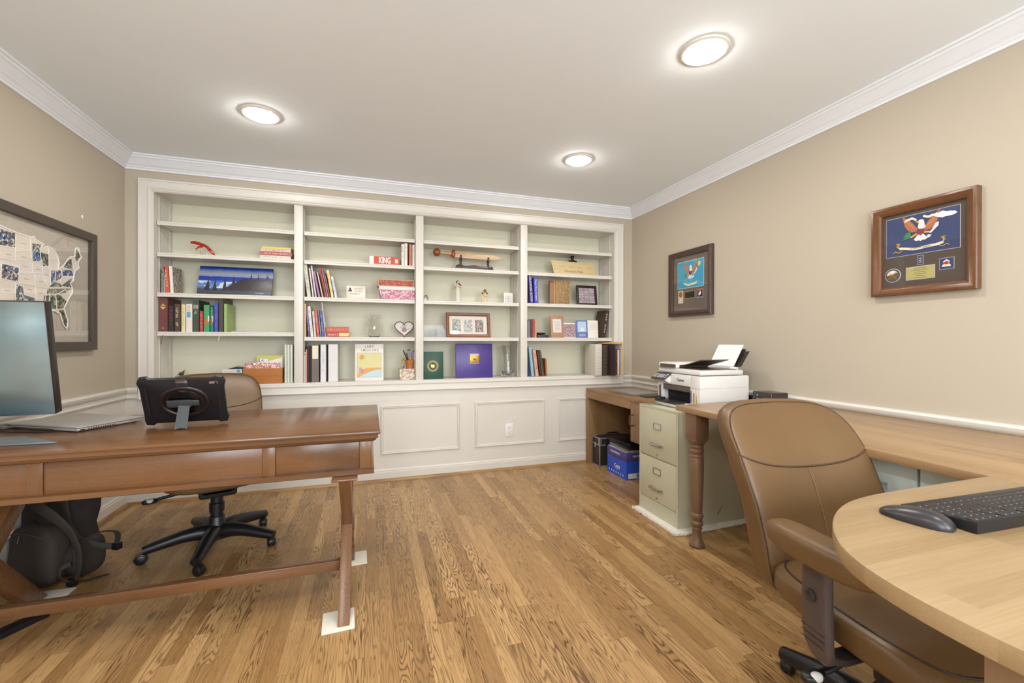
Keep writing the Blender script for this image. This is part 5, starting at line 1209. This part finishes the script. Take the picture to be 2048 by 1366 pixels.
for k, (c, nme) in enumerate(ink):
    y = -.130-k*.024; w_ = MB().box((-.0012, y-.0065, .040), (.0004, y+.0065, .128), .0006).build('ink_window', mat('D8D2C8', .2), pr_)
    lv = B((-.0018, y-.005, .044), (-.0010, y+.005, .118-k*.012), .0003).build('ink', mat(c, .3), w_); lv['label'] = nme+' ink level'
w_ = B((-.0012, .168, .035), (.0004, .186, .128), .0006).build('ink_window', mat('4A3A38', .2), pr_)
mb = MB().box((-.001, -PW+.001, .136), (PD-.02, -PW-.0006, .1375)); mb.box((-.0008, -PW+.006, .1360), (.0005, -.115, .1375)); mb.build('seam', mat('A8A49C', .5), pr_)
# scanner lid with document feeder
mb = MB().box((.004, -PW+.003, .216), (PD-.045, PW-.003, .246), .008); mb.build('scanner_lid', PWH, pr_)
mb = MB().box((.0, .035, .246), (PD-.10, PW-.003, .285), .014, 3); mb.build('feeder', PWH, pr_)
MB().prism([(-.16, .2462), (.20, .2462), (.20, .250), (-.16, .250)], 'x', .05, PD-.06).build('feeder_recess', mat('4A423C', .4), pr_)
MB().box((-.002, .02, .252), (.004, PW-.03, .276), .002).build('feeder_front', mat('54483E', .4), pr_)
MB().tube([(.045, .045, .262), (PD-.11, .045, .262)], .014, 12).build('feeder_roller', mat('3E342E', .4), pr_)
MB().prism([(.050, .258), (-.135, .305), (-.137, .311), (.048, .264)], 'x', .07, PD-.10).build('document_tray', mat('4A4038', .42), pr_)
# control panel, tilted out of the front left
mb = MB().box((0, -.055, -.010), (.008, .095, .066), .004); mb.xf(Matrix.Translation((-.050, .115, .180)) @ Matrix.Rotation(radians(58), 4, 'Y')); 
mb.build('control_panel', mat('3C3A3A', .3), pr_)
mb = MB().box((-.0006, -.02, .006), (0, .045, .044)); mb.xf(Matrix.Translation((-.050, .115, .180)) @ Matrix.Rotation(radians(58), 4, 'Y')); mb.build('display', mat('9A929A', .2), pr_)
mb = MB(); 
for y in (-.045, -.034, .056, .068, .080):
    for z in (.010, .026, .042): B((-.0008, y, z), (0, y+.006, z+.006)).xf(Matrix.Translation((-.050, .115, .180)) @ Matrix.Rotation(radians(58), 4, 'Y')).build('button', WHT, pr_)
MB().prism([(-.048, .168), (.004, .205), (.004, .150), (-.010, .150), (-.030, .158)], 'y', .065, .204).build('panel_bracket', PWH, pr_)
text('brand_lettering', 'Canon', .026, mat('3E3A38', .5), pr_, (-.0008, -.03, .176), '-x', bold=.0004)
# rear tray with white paper
MB().box((PD-.075, -.13, .212), (PD-.01, .13, .262), .006).build('rear_feed', PWH, pr_)
MB().prism([(PD-.045, .235), (PD-.036, .235), (PD+.058, .372), (PD+.048, .376)], 'y', -.125, .105).build('paper_support', DG, pr_)
mb = MB(); mb.prism([(PD-.030, .262), (PD-.012, .262), (PD+.060, .362), (PD+.046, .362)], 'y', -.150, -.132); mb.build('paper_guide', DG, pr_)
MB().prism([(PD-.062, .240), (PD-.056, .240), (PD+.032, .385), (PD+.026, .385)], 'y', -.112, .095).build('rear_panel', BLK, pr_) if False else None
one(MB().prism([(-.006, 0), (-.001, 0), (.082, .140), (.077, .140)], 'y', -.105, .105), 'paper_sheet', mat('EFEBE8', .8), 'white sheets standing in the rear tray of the printer', 'paper', (3.53+PD-.045, -1.372, .7190+.264))
# ---------------------------------------------------------------- small oak desk in the corner
od = thing('corner_desk', 'low oak-veneer desk with an open kneehole in the far right corner', 'desk', (3.565, -.025, 0))
ZT = .700; D_ = W-3.565-.02
B((0, -.022, 0), (D_, 0, ZT), .001).build('side_panel', OAKZ, od)
B((0, -1.10, ZT-.022), (D_, -.0225, ZT), .001).build('desktop', OAKD, od)
B((.001, -.735, ZT-.088), (.020, -.0225, ZT-.0225)).build('apron', OAKD, od)
B((D_-.020, -.735, .02), (D_-.006, -.0225, ZT-.0225)).build('back_panel', wood('dark_oak_back', '7A5230', '5A3A20', across='y', along='z', third='x'), od)
B((.002, -1.10, .362), (D_-.02, -.7355, ZT-.0225)).build('pedestal', OAKZ, od)
d = MB().box((-.016, -1.085, .385), (.0015, -.765, ZT-.035), .001)
d = d.build('door', OAKZ, od)
MB().tube([(-.016, -.800, .580), (-.044, -.800, .576), (-.050, -.800, .56), (-.050, -.800, .515), (-.044, -.800, .498), (-.016, -.800, .494)], .0055, 10).build('handle', mat('7A4A2C', .3, .6), d)
B((.02, -1.10, 0), (D_-.02, -1.078, .3615)).build('side_panel', OAKZ, od)
# laptop on it, flight case, paper box, things on the box
t = thing('laptop', 'closed silver laptop on the low oak desk beside the printer', 'laptop', (3.80, -.505, ZT+.0005), radians(4))
t.location = (3.765, -.505, ZT+.0005)
B((-.125, -.18, .002), (.125, .18, .010), .003).build('base', SIL, t); B((-.125, -.18, .0105), (.125, .18, .018), .003).build('lid', mat('A5A29C', .35, .4), t)
t = thing('flight_case', 'black flight case with aluminium edges standing inside the kneehole of the oak desk', 'case', (3.605, -.135, .0003))
cl, chh, cw = .36, .262, .075
B((.003, -cw+.003, .003), (cl-.003, cw-.003, chh-.003)).build('body', mat('2E2522', .5), t)
ALU = mat('B9B4B0', .35, .75)
mb = MB(); e = .010
for y in (-cw, cw-e):
    for z in (0, chh-e, chh-.070): mb.box((0, y, z), (cl, y+e, z+e), .001)
    for x in (0, cl-e): mb.box((x, y, 0), (x+e, y+e, chh), .001)
for x in (0, cl-e):
    for z in (0, chh-e, chh-.070): mb.box((x, -cw, z), (x+e, cw, z+e), .001)
mb.box((-.001, -cw-.001, chh-.075), (.02, -cw+.02, chh+.001)); mb.build('aluminium_edges', ALU, t)
mb = MB(); mb.tube([(.12, 0, chh), (.12, 0, chh+.020), (.135, 0, chh+.026), (.225, 0, chh+.026), (.24, 0, chh+.020), (.24, 0, chh)], .006, 8); mb.build('handle', BLK, t)
mb = MB()
for x in (.07, .29): mb.box((x-.014, -cw-.006, chh-.095), (x+.014, -cw, chh-.045), .002)
mb.box((-.006, -.014, chh-.095), (0, .014, chh-.048), .002); mb.build('latches', CHR, t)
t = thing('paper_box', 'blue and purple copy paper box lettered in white under the oak desk', 'box', (3.622, -.465, .0003))
by, bxl, bh_ = .152, .28, .225
B((.002, -by+.002, 0), (bxl-.002, by-.002, .16)).build('body', mat('2E55C8', .5), t)
MB().box((0, -by, .150), (bxl, by, bh_), .001).build('lid', mat('4A4486', .5), t)
B((.003, -by+.003, bh_+.0002), (bxl-.003, by-.003, bh_+.001)).build('lid_top', mat('B8B4C0', .6), t)
text('lettering', 'HAMMERMILL', .025, WHT, t, (-.0008, .02, .192), '-x'); text('lettering', 'HAMMERMILL', .026, WHT, t, (.14, -by-.0006, .192), '-y')
text('lettering', 'Copy', .042, WHT, t, (.0012, -.01, .082), '-x', bold=.0008)
mb = MB(); mb.box((.0008, -.045, .058), (.0016, .030, .0605)); rng = random.Random(3)
for k in range(7): yy = .12-k*.036; mb.box((.0008, yy-.010, .020+.0*k), (.0016, yy, .034), .0)
mb.build('small_print', WHT, t)
w_ = B((.02, -by+.001, .010), (.22, -by+.0014, .052)).build('address_label', WHT, t)
mb = MB(); x = .10
while x < .2: q = rng.uniform(.001, .004); mb.box((x, -by+.0004, .016), (x+q, -by+.001, .046)); x += q+rng.uniform(.001, .003)
mb.build('barcode', BLK, t)
GLP = 'closed laptops stacked on the copy paper box'
for k, (c, lb, dx, dy, rz, z) in enumerate((('9C948C', 'silver-edged laptop lowest on the copy paper box', .02, .0, 2, 0), ('2A2624', 'black laptop in the middle of the stack on the copy paper box', .0, -.01, -3, .0225), ('1C1A1C', 'black laptop on top of the stack on the copy paper box', .01, .03, 4, .045))):
    t = thing('laptop', lb, 'laptop', (3.765+dx, -.465+dy, .2275+z), radians(rz), GLP)
    B((-.125, -.17, 0), (.125, .17, .010), .003).build('base', mat(c, .35, .3), t); B((-.125, -.17, .0103), (.125, .17, .021), .003).build('lid', mat(c, .3, .3), t)
t = thing('folder', 'grey and black folders standing at the back of the kneehole behind the box', 'folder', (3.96, -.655, .0003)); B((0, -.02, 0), (.012, .05, .48), .001).build('grey_folder', mat('8C8480', .5), t); B((.014, -.05, 0), (.03, .015, .465), .001).build('black_folder', BLK, t)

# ================================================================ framed pictures
def pic_frame(name, label, P, w, h, mw, prof, frmat, matcol, rz, loc):
    t = thing(name, label, 'picture frame', loc, rz)
    MB().frame((-w/2, -h/2, w/2, h/2), prof, lambda u, v, k: (u, -k, v)).build('moulding', frmat, t)
    B((-w/2+mw*.6, -.006, -h/2+mw*.6), (w/2-mw*.6, -.003, h/2-mw*.6)).build('mat_board', matcol, t)
    B((-w/2+mw*.7, -.0165, -h/2+mw*.7), (w/2-mw*.7, -.0155, h/2-mw*.7)).build('glass', PANE, t)
    return t
def layer(t, name, m_, *polys, y=-.0075, th=.0008):
    mb = MB()
    for p in polys: mb.prism(p, 'y', y-th, y)
    return mb.build(name, m_, t)
ROT = radians(-90)   # facing -x on the right wall
def eagle(t, cx, cz, s, flag, wing, full=True):
    Q = lambda L: [(cx+x*s, cz+z*s) for x, z in L]
    w = []
    for g_ in (-1, 1):
        w.append([(g_*x*1.12, z) for x, z in ((.06, .08), (.14, .14), (.26, .36), (.42, .56), (.58, .70), (.585, .62), (.555, .58), (.57, .50), (.535, .46), (.545, .38), (.505, .34), (.51, .26), (.465, .22), (.46, .14), (.41, .11), (.39, .04), (.33, .02), (.30, -.04), (.22, -.04), (.14, -.05), (.06, -.04))])
    layer(t, 'wings', wing, *[Q(p) for p in w], y=-.0085)
    W_ = mat('E4E0DA', .6)
    fe = []
    for g_ in (-1, 1):
        for k in range(4): x = .18+.07*k; fe.append([(g_*(x+.03), .08+.06*k), (g_*(x+.044), .08+.06*k), (g_*(x+.10), .26+.075*k), (g_*(x+.088), .265+.075*k)])
    layer(t, 'feather_lines', mat('D09A70', .6), *[Q(p) for p in fe], y=-.0094, th=.0004)
    layer(t, 'white_head', W_, Q([(-.10, .14), (-.06, .30), (-.12, .34), (-.06, .42), (.05, .44), (.12, .36), (.14, .20), (.18, .10), (.10, .04), (-.02, .02)]), y=-.0095)
    layer(t, 'beak', mat('D8A93E', .5), Q([(-.18, .37), (-.06, .40), (-.06, .33), (-.13, .33)]), y=-.0098)
    layer(t, 'shield', mat('8E2A3C', .5), Q([(-.12, .04), (.12, .04), (.14, -.10), (.0, -.24), (-.14, -.10)]), y=-.0100)
    layer(t, 'shield_top', mat('2E4484', .5), Q([(-.12, .04), (.12, .04), (.125, -.02), (-.125, -.02)]), y=-.0109, th=.0004)
    layer(t, 'tail', W_, Q([(-.10, -.18), (.10, -.18), (.24, -.38), (.14, -.44), (.05, -.42), (0, -.47), (-.06, -.42), (-.15, -.44), (-.24, -.36)]), y=-.0092)
    layer(t, 'talons', mat('D8A93E', .5), Q([(-.14, -.10), (-.36, -.22), (-.34, -.28), (-.12, -.17)]), Q([(.14, -.08), (.34, -.12), (.36, -.18), (.12, -.16)]), y=-.0096)
    layer(t, 'branch', mat('3E9A5E', .6), *[Q([(-.34, -.26), (-.34-.30*cos(a)-.02, -.26+.30*sin(a)), (-.34-.22*cos(a+.16), -.26+.22*sin(a+.16))]) for a in (-.2, .1, .4, .7, 1.0, 1.3)], y=-.0098)
    layer(t, 'arrows', mat('D8DCE4', .5), Q([(.30, -.20), (.52, .18), (.62, .20), (.60, .04), (.36, -.20)]), Q([(.26, -.24), (.16, -.36), (.30, -.38), (.38, -.28)]), y=-.0098)
def scroll(t, cx, cz, w, h, m_, name='scroll', sag=.35):
    up, lo = [], []
    for k in range(13):
        u = -1+2*k/12; z = sag*h*3*(u*u-.5)*.6+.15*h*sin(u*6)
        up.append((cx+u*w/2, cz+z+h/2)); lo.append((cx+u*w/2, cz+z-h/2))
    return layer(t, name, m_, up+lo[::-1], y=-.0095)
# large one, nearer
FW, FH = .408, .436
prof1 = [(0, 0), (0, .030), (.003, .034), (.012, .036), (.026, .030), (.036, .022), (.040, .020), (.041, .006)]
fr = pic_frame('framed_insignia', 'large brown-framed regimental eagle insignia on dark blue, nearer on the right wall', None, FW, FH, .04, prof1, FRW, mat('4C4038', .7), ROT, (W-.0012, -2.381, 1.590))
# panel coordinates: u to the right (towards the camera), v up
bl = mat('2A3A66', .55, var=.12, scale=60)
layer(fr, 'blue_flag', mat('CFCBC4', .6), [(-.150, -.030), (.138, -.030), (.138, .160), (-.150, .160)], y=-.0062, th=.0006); layer(fr, 'blue_field', bl, [(-.148, -.028), (.136, -.028), (.136, .158), (-.148, .158)], y=-.0070, th=.0006)
eagle(fr, -.006, .080, .112, None, mat('B0673C', .55, var=.25, scale=120))
CRS = mat('E6DFC4', .6)
scroll(fr, -.046, .136, .048, .011, CRS, 'upper_scroll', -.5); scroll(fr, .030, .138, .052, .011, CRS, 'upper_scroll', .3)
sc = scroll(fr, -.006, .002, .172, .0115, CRS, 'lower_scroll', .55); text('motto', '1ST INFANTRY REGIMENT', .0085, INK, fr, (-.006, -.0106, -.002), '-y', ext=.0002, sx=.85)
YL = mat('D2A94A', .5)
for sx_ in (-1, 1):
    mb = MB()
    for k in range(3): mb.tube([(-.008+sx_*(.080+.010*sin(k)), -.0098, .004+.006*k), (-.008+sx_*(.095-.008*k), -.0100, .018+.006*k), (-.008+sx_*(.085+.006*k), -.0098, .032)], .0016, 5)
    mb.tube([(-.008+sx_*.070, -.0098, -.004), (-.008+sx_*.085, -.0102, -.012), (-.008+sx_*.100, -.0098, -.004), (-.008+sx_*.108, -.0098, -.010)], .0018, 5); mb.build('gold_tassel', YL, fr)
layer(fr, 'number_badge', CRS, [(.075+.014*cos(a), .132+.016*sin(a)) for a in [pi/4*k for k in range(8)]], y=-.0082); text('number', '1', .020, INK, fr, (.075, -.0092, .132), '-y', ext=.0002, bold=.0006)
GRB = mat('B8B4AE', .5)
mb = MB().lathe([(.034, -.0085), (.034, -.006)], (-.120, 0, -.118), 36, 'y'); mb.build('medallion_rim', GRB, fr); MB().lathe([(.031, -.0092), (.031, -.0085)], (-.120, 0, -.118), 36, 'y').build('medallion_field', mat('3C4A5A', .5), fr)
MB().lathe([(.024, -.0100), (.024, -.0092)], (-.120, 0, -.118), 30, 'y').build('medallion', mat('6A4A28', .4), fr)
layer(fr, 'medallion_top', mat('E0DCD4', .4), [(-.120+.024*cos(a), -.118+.024*sin(a)) for a in [pi*k/12 for k in range(2, 13)]], y=-.0100, th=.0005)
mb = MB(); mb.tube([(-.138, -.0112, -.136), (-.102, -.0112, -.100)], .0014, 5); mb.tube([(-.102, -.0112, -.136), (-.138, -.0112, -.100)], .0014, 5); mb.build('crossed_rifles', GOLD, fr)
layer(fr, 'badge_mount', GRB, [(-.021, -.082), (.004, -.082), (.004, -.038), (-.021, -.038)], y=-.0062); layer(fr, 'badge_field', bl, [(-.019, -.080), (.002, -.080), (.002, -.040), (-.019, -.040)], y=-.0070)
layer(fr, 'rank_bar', mat('C9C9C6', .3, .5), [(-.013, -.074), (-.004, -.074), (-.004, -.046), (-.013, -.046)], y=-.0080); layer(fr, 'rank_square', BLK, *[[(-.0115, z), (-.0055, z), (-.0055, z+.005), (-.0115, z+.005)] for z in (-.070, -.060, -.051)], y=-.0090)
layer(fr, 'plate_mount', GRB, [(-.066, -.150), (.048, -.150), (.048, -.088), (-.066, -.088)], y=-.0062); layer(fr, 'brass_plate', mat('C2B978', .35, .4), [(-.063, -.147), (.045, -.147), (.045, -.091), (-.063, -.091)], y=-.0072)
for k, (s, sz) in enumerate((('1ST BATTALION', .0068), ('In Recognition of Service', .0062), ('from the Officers', .0062), ('and Soldiers of the', .0062), ('Regiment', .0062), ('This Noble Road', .0062))): text('engraving', s, sz*1.05, INK, fr, (-.009, -.0081, -.098-k*.0086), '-y', ext=.0001)
layer(fr, 'crest_mount', GRB, [(.063, -.118), (.117, -.118), (.117, -.066), (.063, -.066)], y=-.0062); layer(fr, 'crest_field', bl, [(.065, -.116), (.115, -.116), (.115, -.068), (.065, -.068)], y=-.0070)
layer(fr, 'crest', CRM, [(.074, -.106), (.106, -.106), (.104, -.098), (.098, -.094), (.102, -.084), (.096, -.078), (.090, -.074), (.084, -.078), (.078, -.084), (.082, -.094), (.076, -.098)], y=-.0080); layer(fr, 'crest_red', REDI, [(.083, -.096), (.097, -.096), (.099, -.086), (.090, -.082), (.081, -.086)], y=-.0089, th=.0004)
# smaller one, farther
FW2, FH2 = .492, .532
prof2 = [(0, 0), (0, .024), (.004, .030), (.014, .026), (.020, .031), (.036, .026), (.044, .018), (.045, .006)]
f2 = pic_frame('framed_insignia', 'dark brown-framed eagle insignia on light blue, farther on the right wall near the bookcase', None, FW2, FH2, .045, prof2, mat('4A3830', .35, var=.2, scale=30), mat('6E6256', .7, var=.25, scale=80), ROT, (W-.0012, -.834, 1.616))
lb_ = mat('3FA0C4', .5, var=.06, scale=40)
layer(f2, 'flag_border', mat('C4D8DC', .6), [(-.152, -.040), (.150, -.040), (.150, .180), (-.152, .180)], y=-.0062, th=.0006); layer(f2, 'light_blue_flag', lb_, [(-.148, -.036), (.146, -.036), (.146, .176), (-.148, .176)], y=-.0070, th=.0006)
eagle(f2, .004, .088, .125, None, mat('B07A50', .55, var=.25, scale=120))
scroll(f2, .0, -.008, .150, .016, mat('E0D6B4', .6), 'scroll', .5)
layer(f2, 'number_badge', mat('DDD3A8', .5), [(.100+.015*cos(a), .140+.020*sin(a)) for a in [pi/4*k for k in range(8)]], y=-.0082)
layer(f2, 'badge_mount', mat('D4CABA', .6), [(-.145, -.158), (-.085, -.158), (-.085, -.055), (-.145, -.055)], y=-.0062); MB().ell((-.112, -.009, -.085), (.022, .003, .026)).build('medal', mat('B8863A', .35, .6), f2); MB().tube([(-.112, -.009, -.112), (-.118, -.009, -.14)], .003, 6, .4).build('medal_ribbon', CRM, f2)
layer(f2, 'plate_mount', mat('A8A090', .4), [(-.066, -.125), (.052, -.125), (.052, -.066), (-.066, -.066)], y=-.0062); layer(f2, 'plate', mat('2A2620', .3), [(-.062, -.121), (.048, -.121), (.048, -.070), (-.062, -.070)], y=-.0072)
mb = MB(); rng = random.Random(12)
for k in range(6):
    x = -.045
    while x < .03: q = rng.uniform(.004, .012); mb.box((x, -.0078, -.079-k*.0075), (x+q*.75, -.0072, -.0765-k*.0075)); x += q
mb.build('engraving', GOLD, f2)
layer(f2, 'patch_mount', mat('C9BCC8', .6), [(.074, -.126), (.140, -.126), (.140, -.062), (.074, -.062)], y=-.0062); layer(f2, 'patch_field', mat('2A2024', .6), [(.078, -.122), (.136, -.122), (.136, -.066), (.078, -.066)], y=-.0070)
layer(f2, 'patch_bird', mat('E4E0DA', .6), [(.095, -.112), (.112, -.108), (.124, -.090), (.116, -.080), (.100, -.084), (.092, -.098)], y=-.0080); layer(f2, 'patch_arc', mat('C46A2E', .6), [(.088, -.080), (.126, -.080), (.122, -.070), (.092, -.070)], y=-.0080)
# map on the left wall
MPZ = []
MAP_OUT = [(-1.125, 1.68), (-1.045, 1.667), (-0.975, 1.663), (-0.892, 1.663), (-0.882, 1.672), (-0.87, 1.658), (-0.81, 1.648), (-0.835, 1.621), (-0.802, 1.633), (-0.779, 1.64), (-0.735, 1.634), (-0.706, 1.606), (-0.693, 1.568), (-0.706, 1.532), (-0.659, 1.56), (-0.644, 1.576), (-0.622, 1.601), (-0.6, 1.619), (-0.561, 1.629), (-0.556, 1.673), (-0.542, 1.683), (-0.527, 1.683), (-0.521, 1.658), (-0.5, 1.637), (-0.533, 1.598), (-0.524, 1.567), (-0.556, 1.548), (-0.57, 1.517), (-0.573, 1.488), (-0.601, 1.47), (-0.581, 1.444), (-0.584, 1.416), (-0.612, 1.385), (-0.639, 1.347), (-0.655, 1.326), (-0.644, 1.302), (-0.623, 1.265), (-0.621, 1.23), (-0.634, 1.212), (-0.66, 1.235), (-0.676, 1.269), (-0.686, 1.296), (-0.706, 1.295), (-0.726, 1.306), (-0.765, 1.305), (-0.78, 1.294), (-0.773, 1.278), (-0.794, 1.27), (-0.817, 1.282), (-0.826, 1.304), (-0.858, 1.302), (-0.864, 1.273), (-0.893, 1.228), (-0.944, 1.226), (-0.976, 1.267), (-1.008, 1.265), (-1.054, 1.301), (-1.068, 1.326), (-1.126, 1.318)]
MAP_LN = [[(-0.999, 1.654), (-1.003, 1.588), (-1.125, 1.58)], [(-1.003, 1.588), (-1.003, 1.525), (-1.108, 1.527), (-1.097, 1.586)], [(-0.999, 1.576), (-0.901, 1.596)], [(-0.905, 1.66), (-0.905, 1.595), (-0.892, 1.544)], [(-1.003, 1.534), (-0.91, 1.538), (-0.888, 1.488)], [(-0.892, 1.544), (-0.83, 1.553)], [(-0.892, 1.538), (-0.888, 1.488), (-0.976, 1.478)], [(-1.003, 1.525), (-0.976, 1.509), (-0.98, 1.475), (-0.984, 1.429), (-1.09, 1.43)], [(-0.98, 1.475), (-0.875, 1.481)], [(-0.888, 1.488), (-0.821, 1.492)], [(-0.821, 1.527), (-0.817, 1.476), (-0.775, 1.429)], [(-0.817, 1.528), (-0.765, 1.536)], [(-0.765, 1.523), (-0.76, 1.444)], [(-0.721, 1.526), (-0.726, 1.468)], [(-0.675, 1.537), (-0.67, 1.496), (-0.686, 1.467)], [(-0.875, 1.481), (-0.871, 1.424), (-0.984, 1.426)], [(-0.871, 1.424), (-0.794, 1.42)], [(-0.775, 1.429), (-0.579, 1.445)], [(-0.794, 1.388), (-0.701, 1.4), (-0.644, 1.43)], [(-1.0, 1.424), (-1.004, 1.328), (-1.105, 1.328), (-1.097, 1.426)], [(-1.0, 1.418), (-0.952, 1.415), (-0.948, 1.372), (-0.867, 1.361)], [(-0.871, 1.421), (-0.867, 1.361), (-0.862, 1.317)], [(-0.867, 1.361), (-0.812, 1.363)], [(-0.812, 1.418), (-0.794, 1.388), (-0.817, 1.308)], [(-0.77, 1.387), (-0.765, 1.305)], [(-0.721, 1.392), (-0.711, 1.318)], [(-0.686, 1.398), (-0.628, 1.369)], [(-0.765, 1.311), (-0.66, 1.322)], [(-0.659, 1.549), (-0.601, 1.548), (-0.573, 1.538)], [(-0.665, 1.5), (-0.573, 1.51)], [(-0.584, 1.607), (-0.573, 1.552)], [(-0.561, 1.622), (-0.556, 1.584)], [(-0.839, 1.614), (-0.83, 1.551), (-0.774, 1.531), (-0.765, 1.523)], [(-0.774, 1.633), (-0.774, 1.541)], [(-0.765, 1.523), (-0.706, 1.532)], [(-1.083, 1.503), (-1.09, 1.43)], [(-1.125, 1.524), (-1.108, 1.524)], [(-1.083, 1.503), (-0.98, 1.499)]]
MAP_FL = [[(-1.125, 1.659), (-1.003, 1.659), (-1.003, 1.591), (-1.125, 1.583)], [(-1.081, 1.502), (-0.981, 1.499), (-0.984, 1.43), (-1.086, 1.432)], [(-0.998, 1.418), (-0.952, 1.414), (-0.948, 1.371), (-0.867, 1.36), (-0.862, 1.317), (-0.976, 1.273), (-1.004, 1.271), (-1.008, 1.328)], [(-0.89, 1.635), (-0.83, 1.641), (-0.841, 1.607), (-0.83, 1.555), (-0.888, 1.547)], [(-0.837, 1.601), (-0.776, 1.6), (-0.776, 1.539), (-0.814, 1.533)], [(-0.757, 1.517), (-0.723, 1.523), (-0.728, 1.465), (-0.758, 1.446)], [(-0.718, 1.523), (-0.675, 1.53), (-0.672, 1.492), (-0.723, 1.465)], [(-0.665, 1.535), (-0.578, 1.548), (-0.576, 1.513), (-0.665, 1.502)], [(-0.644, 1.576), (-0.617, 1.602), (-0.587, 1.607), (-0.578, 1.551), (-0.654, 1.547)], [(-0.55, 1.671), (-0.524, 1.662), (-0.51, 1.635), (-0.544, 1.6), (-0.558, 1.612)], [(-0.775, 1.429), (-0.726, 1.462), (-0.686, 1.457), (-0.665, 1.442)], [(-0.675, 1.447), (-0.59, 1.5), (-0.59, 1.447)], [(-0.789, 1.391), (-0.784, 1.418), (-0.59, 1.44), (-0.644, 1.41), (-0.701, 1.4)], [(-0.808, 1.38), (-0.77, 1.385), (-0.767, 1.308), (-0.817, 1.305)], [(-0.762, 1.386), (-0.723, 1.389), (-0.716, 1.318), (-0.762, 1.315)], [(-0.716, 1.392), (-0.686, 1.395), (-0.633, 1.365), (-0.66, 1.322), (-0.708, 1.318)], [(-0.696, 1.312), (-0.657, 1.315), (-0.628, 1.258), (-0.634, 1.219), (-0.66, 1.242)]]
mp = thing('framed_map', 'dark-framed photo map of the United States on the left wall, cut by the left edge', 'picture frame', (0, 0, 0))
GM = mat('4A4038', .45)
mb = MB().frame((-1.92, 1.090, -.382, 1.792), [(0, .0012), (0, .028), (.003, .031), (.045, .031), (.048, .028), (.048, .008)], lambda u, v, h: (h, u, v)); mb.build('moulding', GM, mp)
B((.002, -1.90, 1.11), (.006, -.40, 1.772)).build('backing', mat('BCB3A5', .7), mp)
def wx(mb_pts, a, b, m_, name):
    mb = MB()
    for p in mb_pts: mb.prism(p, 'x', a, b)
    return mb.build(name, m_, mp)
west = [(-1.125, 1.318), (-1.18, 1.33), (-1.26, 1.33), (-1.34, 1.345), (-1.48, 1.42), (-1.56, 1.44), (-1.60, 1.50), (-1.63, 1.60), (-1.60, 1.70), (-1.50, 1.70), (-1.30, 1.69)]
wx([MAP_OUT+west], .0062, .0095, mat('E6DCCE', .7), 'land')
wx(MAP_FL[:4]+MAP_FL[5:8], .0096, .0100, COLL, 'state_photos'); wx(MAP_FL[4:5]+MAP_FL[8:], .0096, .0100, COLG, 'state_photos')
mb = MB()
def lift(p): return [(.0105, y, z) for y, z in p]
mb.tube(lift(MAP_OUT+west), .0040, 6, .6, up=(1, 0, 0), close=True)
for l in MAP_LN: mb.tube(lift(l), .0022, 5, .6, up=(1, 0, 0))
for l in ([(-1.19, 1.33), (-1.19, 1.69)], [(-1.30, 1.34), (-1.30, 1.69)], [(-1.19, 1.50), (-1.60, 1.50)], [(-1.42, 1.40), (-1.42, 1.70)]): mb.tube(lift(l), .0022, 5, .6, up=(1, 0, 0))
mb.build('white_borders', mat('F6F1EA', .5), mp)
mb = MB(); rng = random.Random(2)
for y, z in ((-1.04, 1.55), (-.95, 1.62), (-.95, 1.555), (-.94, 1.51), (-.93, 1.45), (-1.05, 1.47), (-1.05, 1.38), (-.85, 1.51), (-.83, 1.45), (-.91, 1.40), (-.84, 1.39), (-.79, 1.49)): mb.box((.0096, y-.016, z-.0015), (.0099, y+.016, z+.0015))
mb.build('state_names', mat('A89C90', .7), mp)
B((.0195, -1.876, 1.134), (.0205, -.426, 1.748)).build('glass', PANE, mp)
